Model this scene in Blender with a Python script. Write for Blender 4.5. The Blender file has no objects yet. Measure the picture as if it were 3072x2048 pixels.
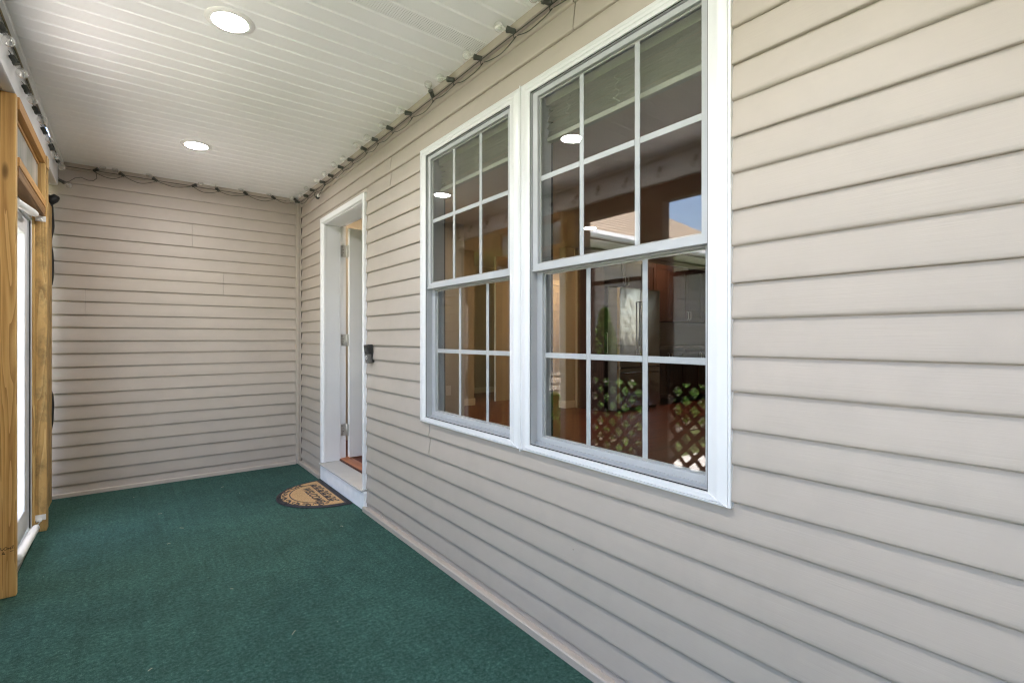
import bpy, bmesh, math, random
from mathutils import Vector, Matrix
random.seed(7)
R = math.radians
SC = bpy.context.scene
COL = SC.collection

# ------------------------------------------------------------------ camera, world, sun, exposure
cam_d = bpy.data.cameras.new('camera'); cam = bpy.data.objects.new('camera', cam_d); COL.objects.link(cam)
cam.location = (0, 0, 1.22); cam.rotation_euler = (R(90), 0, -0.657179)
cam_d.sensor_width = 36; cam_d.lens = 17.484; cam_d.shift_y = -0.0032
cam_d.clip_start = 0.02; cam_d.clip_end = 500
SC.camera = cam

SUN = Vector((0.15, -0.25, 0.955)).normalized()
w = bpy.data.worlds.new('World'); SC.world = w; w.use_nodes = True
wn = w.node_tree.nodes; wl = w.node_tree.links; wn.clear()
sky = wn.new('ShaderNodeTexSky'); sky.sky_type = 'NISHITA'; sky.sun_disc = False
sky.sun_elevation = math.asin(SUN.z); sky.sun_rotation = math.atan2(SUN.x, SUN.y)
bg = wn.new('ShaderNodeBackground'); bg.inputs['Strength'].default_value = 0.15
sky.dust_density = 3.0
wo = wn.new('ShaderNodeOutputWorld')
wl.new(sky.outputs[0], bg.inputs[0]); wl.new(bg.outputs[0], wo.inputs[0])
sd = bpy.data.lights.new('sun', 'SUN'); sd.energy = 4.2; sd.angle = R(0.5); sd.color = (1, 0.95, 0.88)
sun = bpy.data.objects.new('sun', sd); COL.objects.link(sun)
sun.rotation_euler = SUN.to_track_quat('Z', 'Y').to_euler()
SC.view_settings.view_transform = 'Standard'; SC.view_settings.look = 'None'
SC.view_settings.gamma = 1; SC.view_settings.exposure = 3.23
SC.view_settings.use_white_balance = True; SC.view_settings.white_balance_temperature = 6700; SC.view_settings.white_balance_tint = 12
SC.cycles.max_bounces = 10; SC.cycles.diffuse_bounces = 6; SC.cycles.transparent_max_bounces = 16
SC.cycles.sample_clamp_indirect = 8; SC.cycles.filter_width = 1.2
SC.cycles.caustics_reflective = False; SC.cycles.caustics_refractive = False

# ------------------------------------------------------------------ materials
def nm(name):
    m = bpy.data.materials.new(name); m.use_nodes = True
    t = m.node_tree; b = t.nodes['Principled BSDF']
    return m, t.nodes, t.links, b

def val(n, k, v):
    n.inputs[k].default_value = v

def coords(N, Lk, scale=(1, 1, 1)):
    tc = N.new('ShaderNodeTexCoord'); mp = N.new('ShaderNodeMapping')
    val(mp, 'Scale', scale); Lk.new(tc.outputs['Object'], mp.inputs[0])
    return mp.outputs[0]

def noise(N, Lk, vec, scale, detail=3, rough=0.55, dist=0.0):
    n = N.new('ShaderNodeTexNoise'); val(n, 'Scale', scale); val(n, 'Detail', detail); val(n, 'Roughness', rough); val(n, 'Distortion', dist)
    Lk.new(vec, n.inputs['Vector']); return n.outputs['Fac']

def ramp(N, Lk, fac, stops):
    r = N.new('ShaderNodeValToRGB'); e = r.color_ramp.elements
    while len(e) < len(stops): e.new(0.5)
    for i, (p, c) in enumerate(stops):
        e[i].position = p; e[i].color = (*c, 1)
    Lk.new(fac, r.inputs[0]); return r.outputs[0]

def bump(N, Lk, b, h, strength, dist):
    u = N.new('ShaderNodeBump'); val(u, 'Strength', strength); val(u, 'Distance', dist)
    Lk.new(h, u.inputs['Height']); Lk.new(u.outputs[0], b.inputs['Normal'])

def addf(N, Lk, a, b, op='ADD', k=None):
    m = N.new('ShaderNodeMath'); m.operation = op; Lk.new(a, m.inputs[0])
    if b is None: m.inputs[1].default_value = k
    else: Lk.new(b, m.inputs[1])
    return m.outputs[0]

def sc(c, f): return tuple(min(1, x * f) for x in c)

def plain(name, c, rough=0.5, var=0.06, vscale=3.0, metal=0.0, spec=0.5, bstr=0.0, bscale=200, bd=0.001):
    m, N, Lk, b = nm(name)
    v = coords(N, Lk); f = noise(N, Lk, v, vscale, 4)
    Lk.new(ramp(N, Lk, f, [(0.3, sc(c, 1 - var)), (0.7, sc(c, 1 + var))]), b.inputs['Base Color'])
    val(b, 'Roughness', rough); val(b, 'Metallic', metal); val(b, 'Specular IOR Level', spec)
    if bstr: bump(N, Lk, b, noise(N, Lk, v, bscale, 2), bstr, bd)
    return m

def siding_mat(name, c, axis):
    m, N, Lk, b = nm(name)
    s = (1, 0.03, 1.0) if axis == 'y' else (0.03, 1, 1.0)
    g = coords(N, Lk, s); o = coords(N, Lk)
    big = noise(N, Lk, o, 1.6, 4, 0.6); smut = noise(N, Lk, o, 9, 5, 0.65)
    col = ramp(N, Lk, addf(N, Lk, addf(N, Lk, big, None, 'MULTIPLY', 0.6), addf(N, Lk, smut, None, 'MULTIPLY', 0.4)),
               [(0.32, sc(c, 0.93)), (0.5, c), (0.72, sc(c, 1.05))])
    info = N.new('ShaderNodeObjectInfo'); hs = N.new('ShaderNodeHueSaturation')
    mr = N.new('ShaderNodeMapRange'); val(mr, 'To Min', 0.975); val(mr, 'To Max', 1.025)
    Lk.new(info.outputs['Random'], mr.inputs[0]); Lk.new(mr.outputs[0], hs.inputs['Value']); Lk.new(col, hs.inputs['Color'])
    Lk.new(hs.outputs[0], b.inputs['Base Color'])
    val(b, 'Roughness', 0.5); val(b, 'Specular IOR Level', 0.35)
    grain = noise(N, Lk, g, 150, 4, 0.7, 0.4)
    bump(N, Lk, b, addf(N, Lk, grain, addf(N, Lk, noise(N, Lk, o, 2.2, 2), None, 'MULTIPLY', 6)), 0.38, 0.0013)
    return m

def wood(name, c1, c2, c3, axis, stain=0.0, rough=0.62, freq=1.0):
    m, N, Lk, b = nm(name)
    s = {'z': (1, 1, 0.045), 'y': (1, 0.045, 1), 'x': (0.045, 1, 1)}[axis]
    info = N.new('ShaderNodeObjectInfo')
    tc = N.new('ShaderNodeTexCoord'); ad = N.new('ShaderNodeVectorMath'); ad.operation = 'ADD'
    cm = N.new('ShaderNodeCombineXYZ'); mu = addf(N, Lk, info.outputs['Random'], None, 'MULTIPLY', 7.3)
    for i in range(3): Lk.new(mu, cm.inputs[i])
    Lk.new(tc.outputs['Object'], ad.inputs[0]); Lk.new(cm.outputs[0], ad.inputs[1])
    mp = N.new('ShaderNodeMapping'); val(mp, 'Scale', s); Lk.new(ad.outputs[0], mp.inputs[0]); v = mp.outputs[0]
    low = noise(N, Lk, v, 9 * freq, 2, 0.5, 0.6)
    rings = N.new('ShaderNodeMath'); rings.operation = 'FRACT'; Lk.new(addf(N, Lk, low, None, 'MULTIPLY', 9), rings.inputs[0])
    fine = noise(N, Lk, v, 110 * freq, 4, 0.75)
    mix = addf(N, Lk, addf(N, Lk, rings.outputs[0], None, 'MULTIPLY', 0.6), addf(N, Lk, fine, None, 'MULTIPLY', 0.4))
    col = ramp(N, Lk, mix, [(0.12, c1), (0.5, c2), (0.82, c3), (0.93, sc(c3, 0.8))])
    # knots: dark ellipses scattered along the board
    ks = {'z': (9, 9, 2.6), 'y': (9, 2.6, 9), 'x': (2.6, 9, 9)}[axis]
    mk = N.new('ShaderNodeMapping'); val(mk, 'Scale', ks); Lk.new(ad.outputs[0], mk.inputs[0])
    vo = N.new('ShaderNodeTexVoronoi'); val(vo, 'Scale', 1.0); Lk.new(mk.outputs[0], vo.inputs['Vector'])
    kn = ramp(N, Lk, vo.outputs['Distance'], [(0.0, (1, 1, 1)), (0.07, (0.7, 0.7, 0.7)), (0.13, (0, 0, 0))])
    mx = N.new('ShaderNodeMixRGB'); Lk.new(kn, mx.inputs[0]); Lk.new(col, mx.inputs[1]); mx.inputs[2].default_value = (*sc(c3, 0.35), 1)
    out = mx.outputs[0]
    if stain:
        st = noise(N, Lk, coords(N, Lk, (1, 1, 0.6)), 14, 5, 0.7)
        m2 = N.new('ShaderNodeMixRGB'); Lk.new(ramp(N, Lk, st, [(0.45, (0, 0, 0)), (0.68, (stain, stain, stain))]), m2.inputs[0])
        Lk.new(out, m2.inputs[1]); m2.inputs[2].default_value = (0.10, 0.075, 0.03, 1); out = m2.outputs[0]
    Lk.new(out, b.inputs['Base Color']); val(b, 'Roughness', rough); val(b, 'Specular IOR Level', 0.3)
    bump(N, Lk, b, mix, 0.25, 0.0012)
    return m

def glass(name, tint=(0.955, 0.962, 0.96), refl=1.3, rough=0.0, ior=1.5):
    m, N, Lk, b = nm(name); N.remove(b)
    out = [n for n in N if n.type == 'OUTPUT_MATERIAL'][0]
    tr = N.new('ShaderNodeBsdfTransparent'); val(tr, 'Color', (*tint, 1))
    gl = N.new('ShaderNodeBsdfGlossy'); val(gl, 'Roughness', rough); val(gl, 'Color', (1, 1, 1, 1))
    fr = N.new('ShaderNodeFresnel'); val(fr, 'IOR', ior)
    ge = N.new('ShaderNodeNewGeometry'); front = N.new('ShaderNodeMath'); front.operation = 'SUBTRACT'; front.inputs[0].default_value = 1
    Lk.new(ge.outputs['Backfacing'], front.inputs[1])
    mu = addf(N, Lk, addf(N, Lk, fr.outputs[0], front.outputs[0], 'MULTIPLY'), None, 'MULTIPLY', refl)
    cl = addf(N, Lk, mu, None, 'MINIMUM', 0.95)
    mx = N.new('ShaderNodeMixShader'); Lk.new(cl, mx.inputs[0]); Lk.new(tr.outputs[0], mx.inputs[1]); Lk.new(gl.outputs[0], mx.inputs[2])
    Lk.new(mx.outputs[0], out.inputs[0]); return m

def emit(name, c, s):
    m, N, Lk, b = nm(name); val(b, 'Base Color', (0.8, 0.8, 0.8, 1)); val(b, 'Emission Color', (*c, 1)); val(b, 'Emission Strength', s)
    return m

BEIGE = (0.446, 0.390, 0.338)
M_SY = siding_mat('vinyl siding along y', BEIGE, 'y')
M_SX = siding_mat('vinyl siding along x', BEIGE, 'x')
M_BT = plain('beige trim', sc(BEIGE, 1.02), 0.45, 0.03, 4)
M_DARK = plain('dark sheathing', (0.02, 0.018, 0.016), 0.9)
M_VW = plain('white vinyl', (0.72, 0.725, 0.73), 0.34, 0.025, 3, bstr=0.05, bscale=40)
M_SASH = plain('recess shaded sash', (0.43, 0.44, 0.45), 0.38, 0.04, 6)  # white vinyl greyed: the shade of the recess is put into the colour
M_GRID = plain('grille white', (0.55, 0.56, 0.57), 0.4, 0.02)
M_PW = plain('white painted wood', (0.78, 0.78, 0.79), 0.3, 0.02, 4, bstr=0.06, bscale=60)
M_RISER = plain('white painted riser', (0.86, 0.87, 0.89), 0.5, 0.05, 14, bstr=0.12, bscale=120)
M_SOF = plain('white soffit', (0.88, 0.88, 0.87), 0.42, 0.025, 1.5, bstr=0.08, bscale=30)
M_BEAM = plain('white aluminium wrap', (0.78, 0.775, 0.77), 0.42, 0.05, 2.5, bstr=0.15, bscale=6, bd=0.003)
M_GAP = plain('shadow gap', (0.015, 0.015, 0.015), 0.9)
M_BLK = plain('black rubber', (0.018, 0.019, 0.018), 0.55, 0.2, 20)
M_CORD = plain('dark cable', (0.05, 0.052, 0.042), 0.5, 0.2, 20)
M_NICK = plain('satin nickel', (0.58, 0.56, 0.52), 0.42, 0.06, 30, metal=0.75)
M_STEEL = plain('stainless steel', (0.55, 0.55, 0.54), 0.16, 0.05, 2, metal=1.0, bstr=0.35, bscale=2.2, bd=0.03)
M_SILL = plain('aluminium sill', (0.47, 0.46, 0.44), 0.45, 0.05, 8, spec=0.4, bstr=0.1, bscale=90)
M_PLAS = plain('white plastic', (0.80, 0.79, 0.76), 0.35, 0.02)
M_DOOR = plain('white door paint', (0.80, 0.79, 0.77), 0.35, 0.02)
P1, P2, P3 = (0.70, 0.47, 0.195), (0.58, 0.36, 0.13), (0.38, 0.21, 0.07)
M_WZ = wood('pine post', P1, P2, P3, 'z', freq=1.7)
M_WZD = wood('pine post stained', sc(P1, .9), sc(P2, .92), P3, 'z', stain=0.7, freq=1.7)
M_WY = wood('pine rail', (0.55, 0.31, 0.11), (0.47, 0.245, 0.075), P3, 'y')
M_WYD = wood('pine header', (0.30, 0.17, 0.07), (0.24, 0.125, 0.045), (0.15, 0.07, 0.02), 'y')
M_WPALE = wood('pale pine', (0.72, 0.52, 0.28), (0.62, 0.42, 0.2), (0.45, 0.27, 0.11), 'z')
M_WSHADE = wood('shaded brown timber', (0.14, 0.088, 0.055), (0.11, 0.066, 0.04), (0.07, 0.04, 0.025), 'z')  # bay post wood darkened; its shade in the glass is put into the colour
M_LAT = wood('backlit lattice wood', (0.045, 0.030, 0.020), (0.035, 0.022, 0.015), (0.022, 0.014, 0.009), 'y')  # near-black tone carries the backlit look of the lattice and rails
M_INK = plain('ink', (0.05, 0.035, 0.02), 0.9)
M_OAK = wood('oak threshold', (0.45, 0.16, 0.06), (0.36, 0.115, 0.04), (0.24, 0.07, 0.022), 'y', rough=0.3)
M_FLOORW = wood('red oak floor', (0.145, 0.036, 0.017), (0.10, 0.023, 0.011), (0.06, 0.014, 0.007), 'x', rough=0.42, freq=0.7)
M_ESP = wood('espresso cabinet', (0.055, 0.022, 0.014), (0.04, 0.015, 0.01), (0.025, 0.009, 0.006), 'z', rough=0.35)
M_TAN = plain('tan interior paint', (0.40, 0.32, 0.23), 0.7, 0.03)
M_IDOOR = plain('cream interior door', (0.68, 0.56, 0.40), 0.45, 0.02)
M_GREYW = plain('pale interior paint', (0.50, 0.46, 0.39), 0.7, 0.03)
M_ICEIL = plain('interior ceiling', (0.56, 0.48, 0.36), 0.8, 0.02)
M_STONE = plain('granite', (0.12, 0.10, 0.08), 0.2, 0.5, 60)
M_BLIND = plain('blind slat', (0.44, 0.44, 0.345), 0.45, 0.03)
M_GL = glass('window glass')
M_GLD = glass('storm door glass', (0.97, 0.98, 0.98), 1.0)
M_BULB0 = glass('bulb glass', (0.96, 0.96, 0.95), 4.0, 0.03)
m = M_BULB0; N, Lk = m.node_tree.nodes, m.node_tree.links
out = [n for n in N if n.type == 'OUTPUT_MATERIAL'][0]; src = out.inputs[0].links[0].from_socket
df_ = N.new('ShaderNodeBsdfDiffuse'); df_.inputs[0].default_value = (0.8, 0.79, 0.76, 1); mz = N.new('ShaderNodeMixShader'); mz.inputs[0].default_value = 0.16
Lk.new(src, mz.inputs[1]); Lk.new(df_.outputs[0], mz.inputs[2]); Lk.new(mz.outputs[0], out.inputs[0]); M_BULB = m
M_LENS = emit('lamp lens', (0.95, 0.975, 1.0), 40.0)
M_ILENS = emit('warm lamp lens', (1.0, 0.78, 0.52), 40.0)
M_CONC = plain('concrete', (0.58, 0.57, 0.55), 0.85, 0.12, 5, bstr=0.3, bscale=60)
M_SHING = plain('tan shingle', (0.36, 0.29, 0.22), 0.9, 0.3, 14, bstr=0.4, bscale=80, bd=0.004)
M_LEAF = plain('arborvitae leaf', (0.10, 0.20, 0.035), 0.6, 0.5, 8)
M_BARK = plain('bark', (0.10, 0.07, 0.05), 0.9, 0.3, 20)
M_GRASS = plain('lawn', (0.07, 0.10, 0.028), 0.9, 0.4, 6)

m, N, Lk, b = nm('insect screen'); val(b, 'Base Color', (0.03, 0.03, 0.03, 1)); val(b, 'Roughness', 0.9); val(b, 'Alpha', 0.22)
M_SCREEN = m
# plastic sheet in the transom: cloudy pale film with vertical streaks
m, N, Lk, b = nm('cloudy plastic sheet')
v = coords(N, Lk, (1, 1, 0.12)); f = noise(N, Lk, v, 9, 4, 0.6, 0.5)
Lk.new(ramp(N, Lk, f, [(0.3, (0.30, 0.32, 0.28)), (0.5, (0.46, 0.47, 0.43)), (0.75, (0.62, 0.62, 0.58))]), b.inputs['Base Color'])
val(b, 'Roughness', 0.18); val(b, 'Specular IOR Level', 0.6); bump(N, Lk, b, f, 0.3, 0.004)
M_FILM = m

# green outdoor carpet
m, N, Lk, b = nm('green carpet')
o = coords(N, Lk)
n1 = noise(N, Lk, o, 300, 2, 0.8); n2 = noise(N, Lk, o, 62, 5, 0.8); n3 = noise(N, Lk, o, 1.5, 4, 0.6); n4 = noise(N, Lk, coords(N, Lk, (9, 0.22, 1)), 3, 4, 0.7); n5 = noise(N, Lk, o, 11, 4, 0.7)
mixf = addf(N, Lk, addf(N, Lk, n1, None, 'MULTIPLY', 0.45), addf(N, Lk, n2, None, 'MULTIPLY', 0.55))
col = ramp(N, Lk, mixf, [(0.33, (0.003, 0.016, 0.012)), (0.46, (0.019, 0.064, 0.050)), (0.56, (0.050, 0.120, 0.098)), (0.68, (0.17, 0.26, 0.225))])
hs = N.new('ShaderNodeHueSaturation'); Lk.new(col, hs.inputs['Color'])
mr = N.new('ShaderNodeMapRange'); val(mr, 'From Min', 0.36); val(mr, 'From Max', 0.64); val(mr, 'To Min', 0.60); val(mr, 'To Max', 1.22)
Lk.new(addf(N, Lk, addf(N, Lk, addf(N, Lk, n3, None, 'MULTIPLY', 0.4), addf(N, Lk, n4, None, 'MULTIPLY', 0.24)), addf(N, Lk, n5, None, 'MULTIPLY', 0.36)), mr.inputs[0]); Lk.new(mr.outputs[0], hs.inputs['Value'])
vo = N.new('ShaderNodeTexVoronoi'); val(vo, 'Scale', 26); Lk.new(coords(N, Lk, (1, 1, 0.0)), vo.inputs['Vector'])
spk = ramp(N, Lk, vo.outputs['Distance'], [(0.0, (1, 1, 1)), (0.035, (1, 1, 1)), (0.06, (0, 0, 0))])
gt = addf(N, Lk, noise(N, Lk, o, 13, 2), None, 'GREATER_THAN', 0.60)
ff = N.new('ShaderNodeMixRGB'); ff.blend_type = 'MULTIPLY'; ff.inputs[0].default_value = 1; Lk.new(spk, ff.inputs[1]); Lk.new(gt, ff.inputs[2])
mx = N.new('ShaderNodeMixRGB'); Lk.new(ff.outputs[0], mx.inputs[0]); Lk.new(hs.outputs[0], mx.inputs[1]); mx.inputs[2].default_value = (0.36, 0.36, 0.30, 1)
Lk.new(mx.outputs[0], b.inputs['Base Color']); val(b, 'Roughness', 0.95); val(b, 'Specular IOR Level', 0.15)
val(b, 'Sheen Weight', 0.06); val(b, 'Sheen Roughness', 0.5); val(b, 'Sheen Tint', (0.6, 0.9, 0.85, 1))
bump(N, Lk, b, mixf, 0.9, 0.006)
M_CARPET = m

# coir mat
m, N, Lk, b = nm('coir')
o = coords(N, Lk); n1 = noise(N, Lk, o, 330, 3, 0.7)
Lk.new(ramp(N, Lk, n1, [(0.3, (0.26, 0.155, 0.075)), (0.5, (0.54, 0.345, 0.175)), (0.7, (0.76, 0.54, 0.31))]), b.inputs['Base Color'])
val(b, 'Roughness', 0.95); val(b, 'Specular IOR Level', 0.1); bump(N, Lk, b, n1, 1.0, 0.004)
M_COIR = m
M_RUB = plain('dark mat rubber', (0.030, 0.027, 0.032), 0.6, 0.2, 40, bstr=0.3, bscale=200)

# perforated soffit: rows of small round holes
m, N, Lk, b = nm('perforated soffit')
tc = N.new('ShaderNodeTexCoord'); sp = N.new('ShaderNodeSeparateXYZ'); Lk.new(tc.outputs['Object'], sp.inputs[0])
def cell(sock, k):
    a = addf(N, Lk, sock, None, 'MULTIPLY', k); fr = N.new('ShaderNodeMath'); fr.operation = 'FRACT'; Lk.new(a, fr.inputs[0])
    return addf(N, Lk, addf(N, Lk, fr.outputs[0], None, 'SUBTRACT', 0.5), None, 'ABSOLUTE', 0)
cx_, cy_ = cell(sp.outputs[0], 95), cell(sp.outputs[1], 95)
d2 = addf(N, Lk, addf(N, Lk, cx_, cx_, 'MULTIPLY'), addf(N, Lk, cy_, cy_, 'MULTIPLY'))
hole = addf(N, Lk, d2, None, 'LESS_THAN', 0.026)
mx = N.new('ShaderNodeMixRGB'); Lk.new(hole, mx.inputs[0]); mx.inputs[1].default_value = (0.87, 0.87, 0.86, 1); mx.inputs[2].default_value = (0.12, 0.12, 0.12, 1)
Lk.new(mx.outputs[0], b.inputs['Base Color']); val(b, 'Roughness', 0.45)
M_PERF = m

# ------------------------------------------------------------------ geometry helpers
class MB:
    def __init__(s): s.v = []; s.f = []
    def add(s, vs, fs):
        n = len(s.v); s.v += [tuple(p) for p in vs]; s.f += [tuple(i + n for i in q) for q in fs]; return s
    def box(s, x0, x1, y0, y1, z0, z1):
        return s.add([(x, y, z) for x in (x0, x1) for y in (y0, y1) for z in (z0, z1)],
                     [(0, 1, 3, 2), (4, 6, 7, 5), (0, 4, 5, 1), (2, 3, 7, 6), (0, 2, 6, 4), (1, 5, 7, 3)])
    def prism(s, poly, a0, a1, fn, caps=(True, True)):
        n = len(poly); vs = [fn(p, a0) for p in poly] + [fn(p, a1) for p in poly]
        fs = [(i, (i + 1) % n, n + (i + 1) % n, n + i) for i in range(n)]
        if caps[0]: fs.append(tuple(range(n))[::-1])
        if caps[1]: fs.append(tuple(range(n, 2 * n)))
        return s.add(vs, fs)
    def tube(s, pts, r, seg=8, cap=True):
        pts = [Vector(p) for p in pts]; n = len(pts); vs = []; up0 = None
        rr = r if isinstance(r, (list, tuple)) else [r] * n
        for i, p in enumerate(pts):
            t = (pts[min(i + 1, n - 1)] - pts[max(i - 1, 0)])
            t = t.normalized() if t.length > 1e-9 else Vector((0, 0, 1))
            if up0 is None: up0 = t.orthogonal().normalized()
            u = (up0 - t * up0.dot(t)); u = u.normalized() if u.length > 1e-6 else t.orthogonal().normalized(); up0 = u
            wv = t.cross(u)
            for k in range(seg):
                a = 2 * math.pi * k / seg; vs.append(p + (u * math.cos(a) + wv * math.sin(a)) * rr[i])
        fs = [(i * seg + k, i * seg + (k + 1) % seg, (i + 1) * seg + (k + 1) % seg, (i + 1) * seg + k) for i in range(n - 1) for k in range(seg)]
        if cap: fs += [tuple(range(seg))[::-1], tuple(range((n - 1) * seg, n * seg))]
        return s.add(vs, fs)
    def lathe(s, prof, c, ax, seg=16, cap=True):
        ax = Vector(ax).normalized(); c = Vector(c); u = ax.orthogonal().normalized(); wv = ax.cross(u); n = len(prof); vs = []
        for r, h in prof:
            r = max(r, 1e-4)
            for k in range(seg):
                t = 2 * math.pi * k / seg; vs.append(c + ax * h + (u * math.cos(t) + wv * math.sin(t)) * r)
        fs = [(i * seg + k, i * seg + (k + 1) % seg, (i + 1) * seg + (k + 1) % seg, (i + 1) * seg + k) for i in range(n - 1) for k in range(seg)]
        if cap: fs += [tuple(range(seg))[::-1], tuple(range((n - 1) * seg, n * seg))]
        return s.add(vs, fs)
    def slab(s, us, vs_, keep, d0, d1, fn):
        # one connected slab: grid cells us x vs_, kept where keep(u,v); thickness d0..d1; fn(u, v, d) -> point
        nu, nv = len(us), len(vs_); base = len(s.v)
        idx = lambda i, j, k: base + (i * nv + j) * 2 + k
        s.v += [tuple(fn(us[i], vs_[j], d)) for i in range(nu) for j in range(nv) for d in (d0, d1)]
        K = lambda i, j: 0 <= i < nu - 1 and 0 <= j < nv - 1 and keep((us[i] + us[i + 1]) / 2, (vs_[j] + vs_[j + 1]) / 2)
        for i in range(nu - 1):
            for j in range(nv - 1):
                if not K(i, j): continue
                s.f.append((idx(i, j, 0), idx(i, j + 1, 0), idx(i + 1, j + 1, 0), idx(i + 1, j, 0)))
                s.f.append((idx(i, j, 1), idx(i + 1, j, 1), idx(i + 1, j + 1, 1), idx(i, j + 1, 1)))
                if not K(i - 1, j): s.f.append((idx(i, j, 0), idx(i, j, 1), idx(i, j + 1, 1), idx(i, j + 1, 0)))
                if not K(i + 1, j): s.f.append((idx(i + 1, j, 0), idx(i + 1, j + 1, 0), idx(i + 1, j + 1, 1), idx(i + 1, j, 1)))
                if not K(i, j - 1): s.f.append((idx(i, j, 0), idx(i + 1, j, 0), idx(i + 1, j, 1), idx(i, j, 1)))
                if not K(i, j + 1): s.f.append((idx(i, j + 1, 0), idx(i, j + 1, 1), idx(i + 1, j + 1, 1), idx(i + 1, j + 1, 0)))
        return s
    def mesh(s, name, mat, smooth=False):
        me = bpy.data.meshes.new(name); me.from_pydata(s.v, [], s.f)
        bm = bmesh.new(); bm.from_mesh(me)
        loose = [v for v in bm.verts if not v.link_faces]
        if loose: bmesh.ops.delete(bm, geom=loose, context='VERTS')
        bmesh.ops.recalc_face_normals(bm, faces=bm.faces); bm.to_mesh(me); bm.free()
        me.materials.append(mat)
        if smooth:
            for p in me.polygons: p.use_smooth = True
        return me
    def build(s, name, mat, parent=None, smooth=False, bevel=0.0, kind=None):
        o = bpy.data.objects.new(name, s.mesh(name, mat, smooth)); COL.objects.link(o)
        par(o, parent)
        if bevel:
            b = o.modifiers.new('bevel', 'BEVEL'); b.width = bevel; b.segments = 2; b.limit_method = 'ANGLE'; b.angle_limit = R(40)
            b.harden_normals = False
        if kind: o['kind'] = kind
        return o

def par(o, p):
    if p is not None:
        o.parent = p; o.matrix_parent_inverse = Matrix.Translation(-absloc(p))
def absloc(p):
    return Vector(p.location) if p.parent is None else Vector((0, 0, 0)) if p.type == 'MESH' else Vector(p.location)
def smooth_angle(o, a=35):
    for p in o.data.polygons: p.use_smooth = True
    o.data.set_sharp_from_angle(angle=R(a)); return o

def tag(o, label, cat, group=None, kind='thing'):
    o['label'] = label; o['category'] = cat; o['kind'] = kind
    if group: o['group'] = group
    return o
def thing(name, label, cat, loc=(0, 0, 0), group=None):
    o = bpy.data.objects.new(name, None); COL.objects.link(o); o.location = loc; o.empty_display_size = 0.1
    return tag(o, label, cat, group)
def struct(o, label=None):
    o['kind'] = 'structure'
    if label: o['label'] = label
    return o
def bx(name, mat, parent, x0, x1, y0, y1, z0, z1, bevel=0.0):
    return MB().box(min(x0, x1), max(x0, x1), min(y0, y1), max(y0, y1), min(z0, z1), max(z0, z1)).build(name, mat, parent, bevel=bevel)

def clip(poly, z0, z1):
    def half(P, sgn, z):
        out = []
        for i, a in enumerate(P):
            b = P[(i + 1) % len(P)]; da, db = sgn * (a[1] - z), sgn * (b[1] - z)
            if da >= 0: out.append(a)
            if (da >= 0) != (db >= 0):
                t = da / (da - db); out.append((a[0] + (b[0] - a[0]) * t, a[1] + (b[1] - a[1]) * t))
        return out
    P = half(poly, 1, z0)
    return half(P, -1, z1) if len(P) > 2 else []

L = 0.1016
def siding_profile(z, off=0.0):
    # closed section of a two-course vinyl panel: (depth behind the outermost plane, height)
    f = [(0.0150, z - 0.0005), (0.0035, z - 0.0012), (0.0010, z + 0.0006), (0.0, z + 0.0040), (0.0, z + 0.012),
         (0.0060, z + 0.056), (0.0115, z + L - 0.002), (0.0118, z + L + 0.0005),
         (0.0055, z + L + 0.0010), (0.0018, z + L + 0.0040), (0.0002, z + L + 0.0085), (0.0, z + L + 0.016),
         (0.0060, z + L + 0.060), (0.0116, z + 2 * L - 0.0014), (0.0190, z + 2 * L - 0.0014), (0.0190, z - 0.0005)]
    return [(d - off if d < 0.0185 else d, h) for d, h in f]

def siding_panel(parent, mat, fn, z, a0, a1, zlo, zhi, openings, off=0.0):
    # a0..a1 along the wall; openings: (o0, o1, z0, z1). Pieces wholly cut through become separate panels.
    cuts = sorted({a0, a1, *[c for o in openings for c in o[:2] if a0 < c < a1]})
    runs, cur = [], []
    for c0, c1 in zip(cuts, cuts[1:]):
        mid = (c0 + c1) / 2; lo, hi = max(zlo, z - 0.002), min(zhi, z + 2 * L)
        for o in openings:
            if o[0] < mid < o[1]:
                if o[2] <= lo and o[3] >= hi: lo = hi
                elif o[2] <= lo < o[3]: lo = o[3]
                elif o[2] < hi <= o[3]: hi = o[2]
        P = clip(siding_profile(z, off), lo, hi) if hi - lo > 0.003 else []
        if len(P) > 2: cur.append((c0, c1, P))
        else:
            if cur: runs.append(cur)
            cur = []
    if cur: runs.append(cur)
    for run in runs:
        mb = MB()
        for i, (c0, c1, P) in enumerate(run):
            mb.prism(P, c0, c1, fn)
        smooth_angle(mb.build('siding_panel', mat, parent), 50)

CEIL = 2.567
XW, YB = 1.334, 5.124
# ------------------------------------------------------------------ ground, far structure
struct(MB().box(-60, 60, -60, 60, -0.75, -0.452).build('lawn', M_GRASS), 'green lawn around the house')
struct(MB().box(-3.7, -0.66, -9, 4.05, -0.4515, -0.43).build('concrete_path', M_CONC), 'pale concrete path beside the porch')
# raised porch deck with the green carpet on it
struct(MB().box(-0.62, 1.36, -3.2, 5.16, -0.32, -0.006).build('deck', M_LAT), 'wooden deck below the green carpet')
struct(MB().box(-0.56, 1.345, -3.15, 5.14, -0.006, 0.0).build('carpet', M_CARPET), 'dark green outdoor carpet covering the porch floor')

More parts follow.
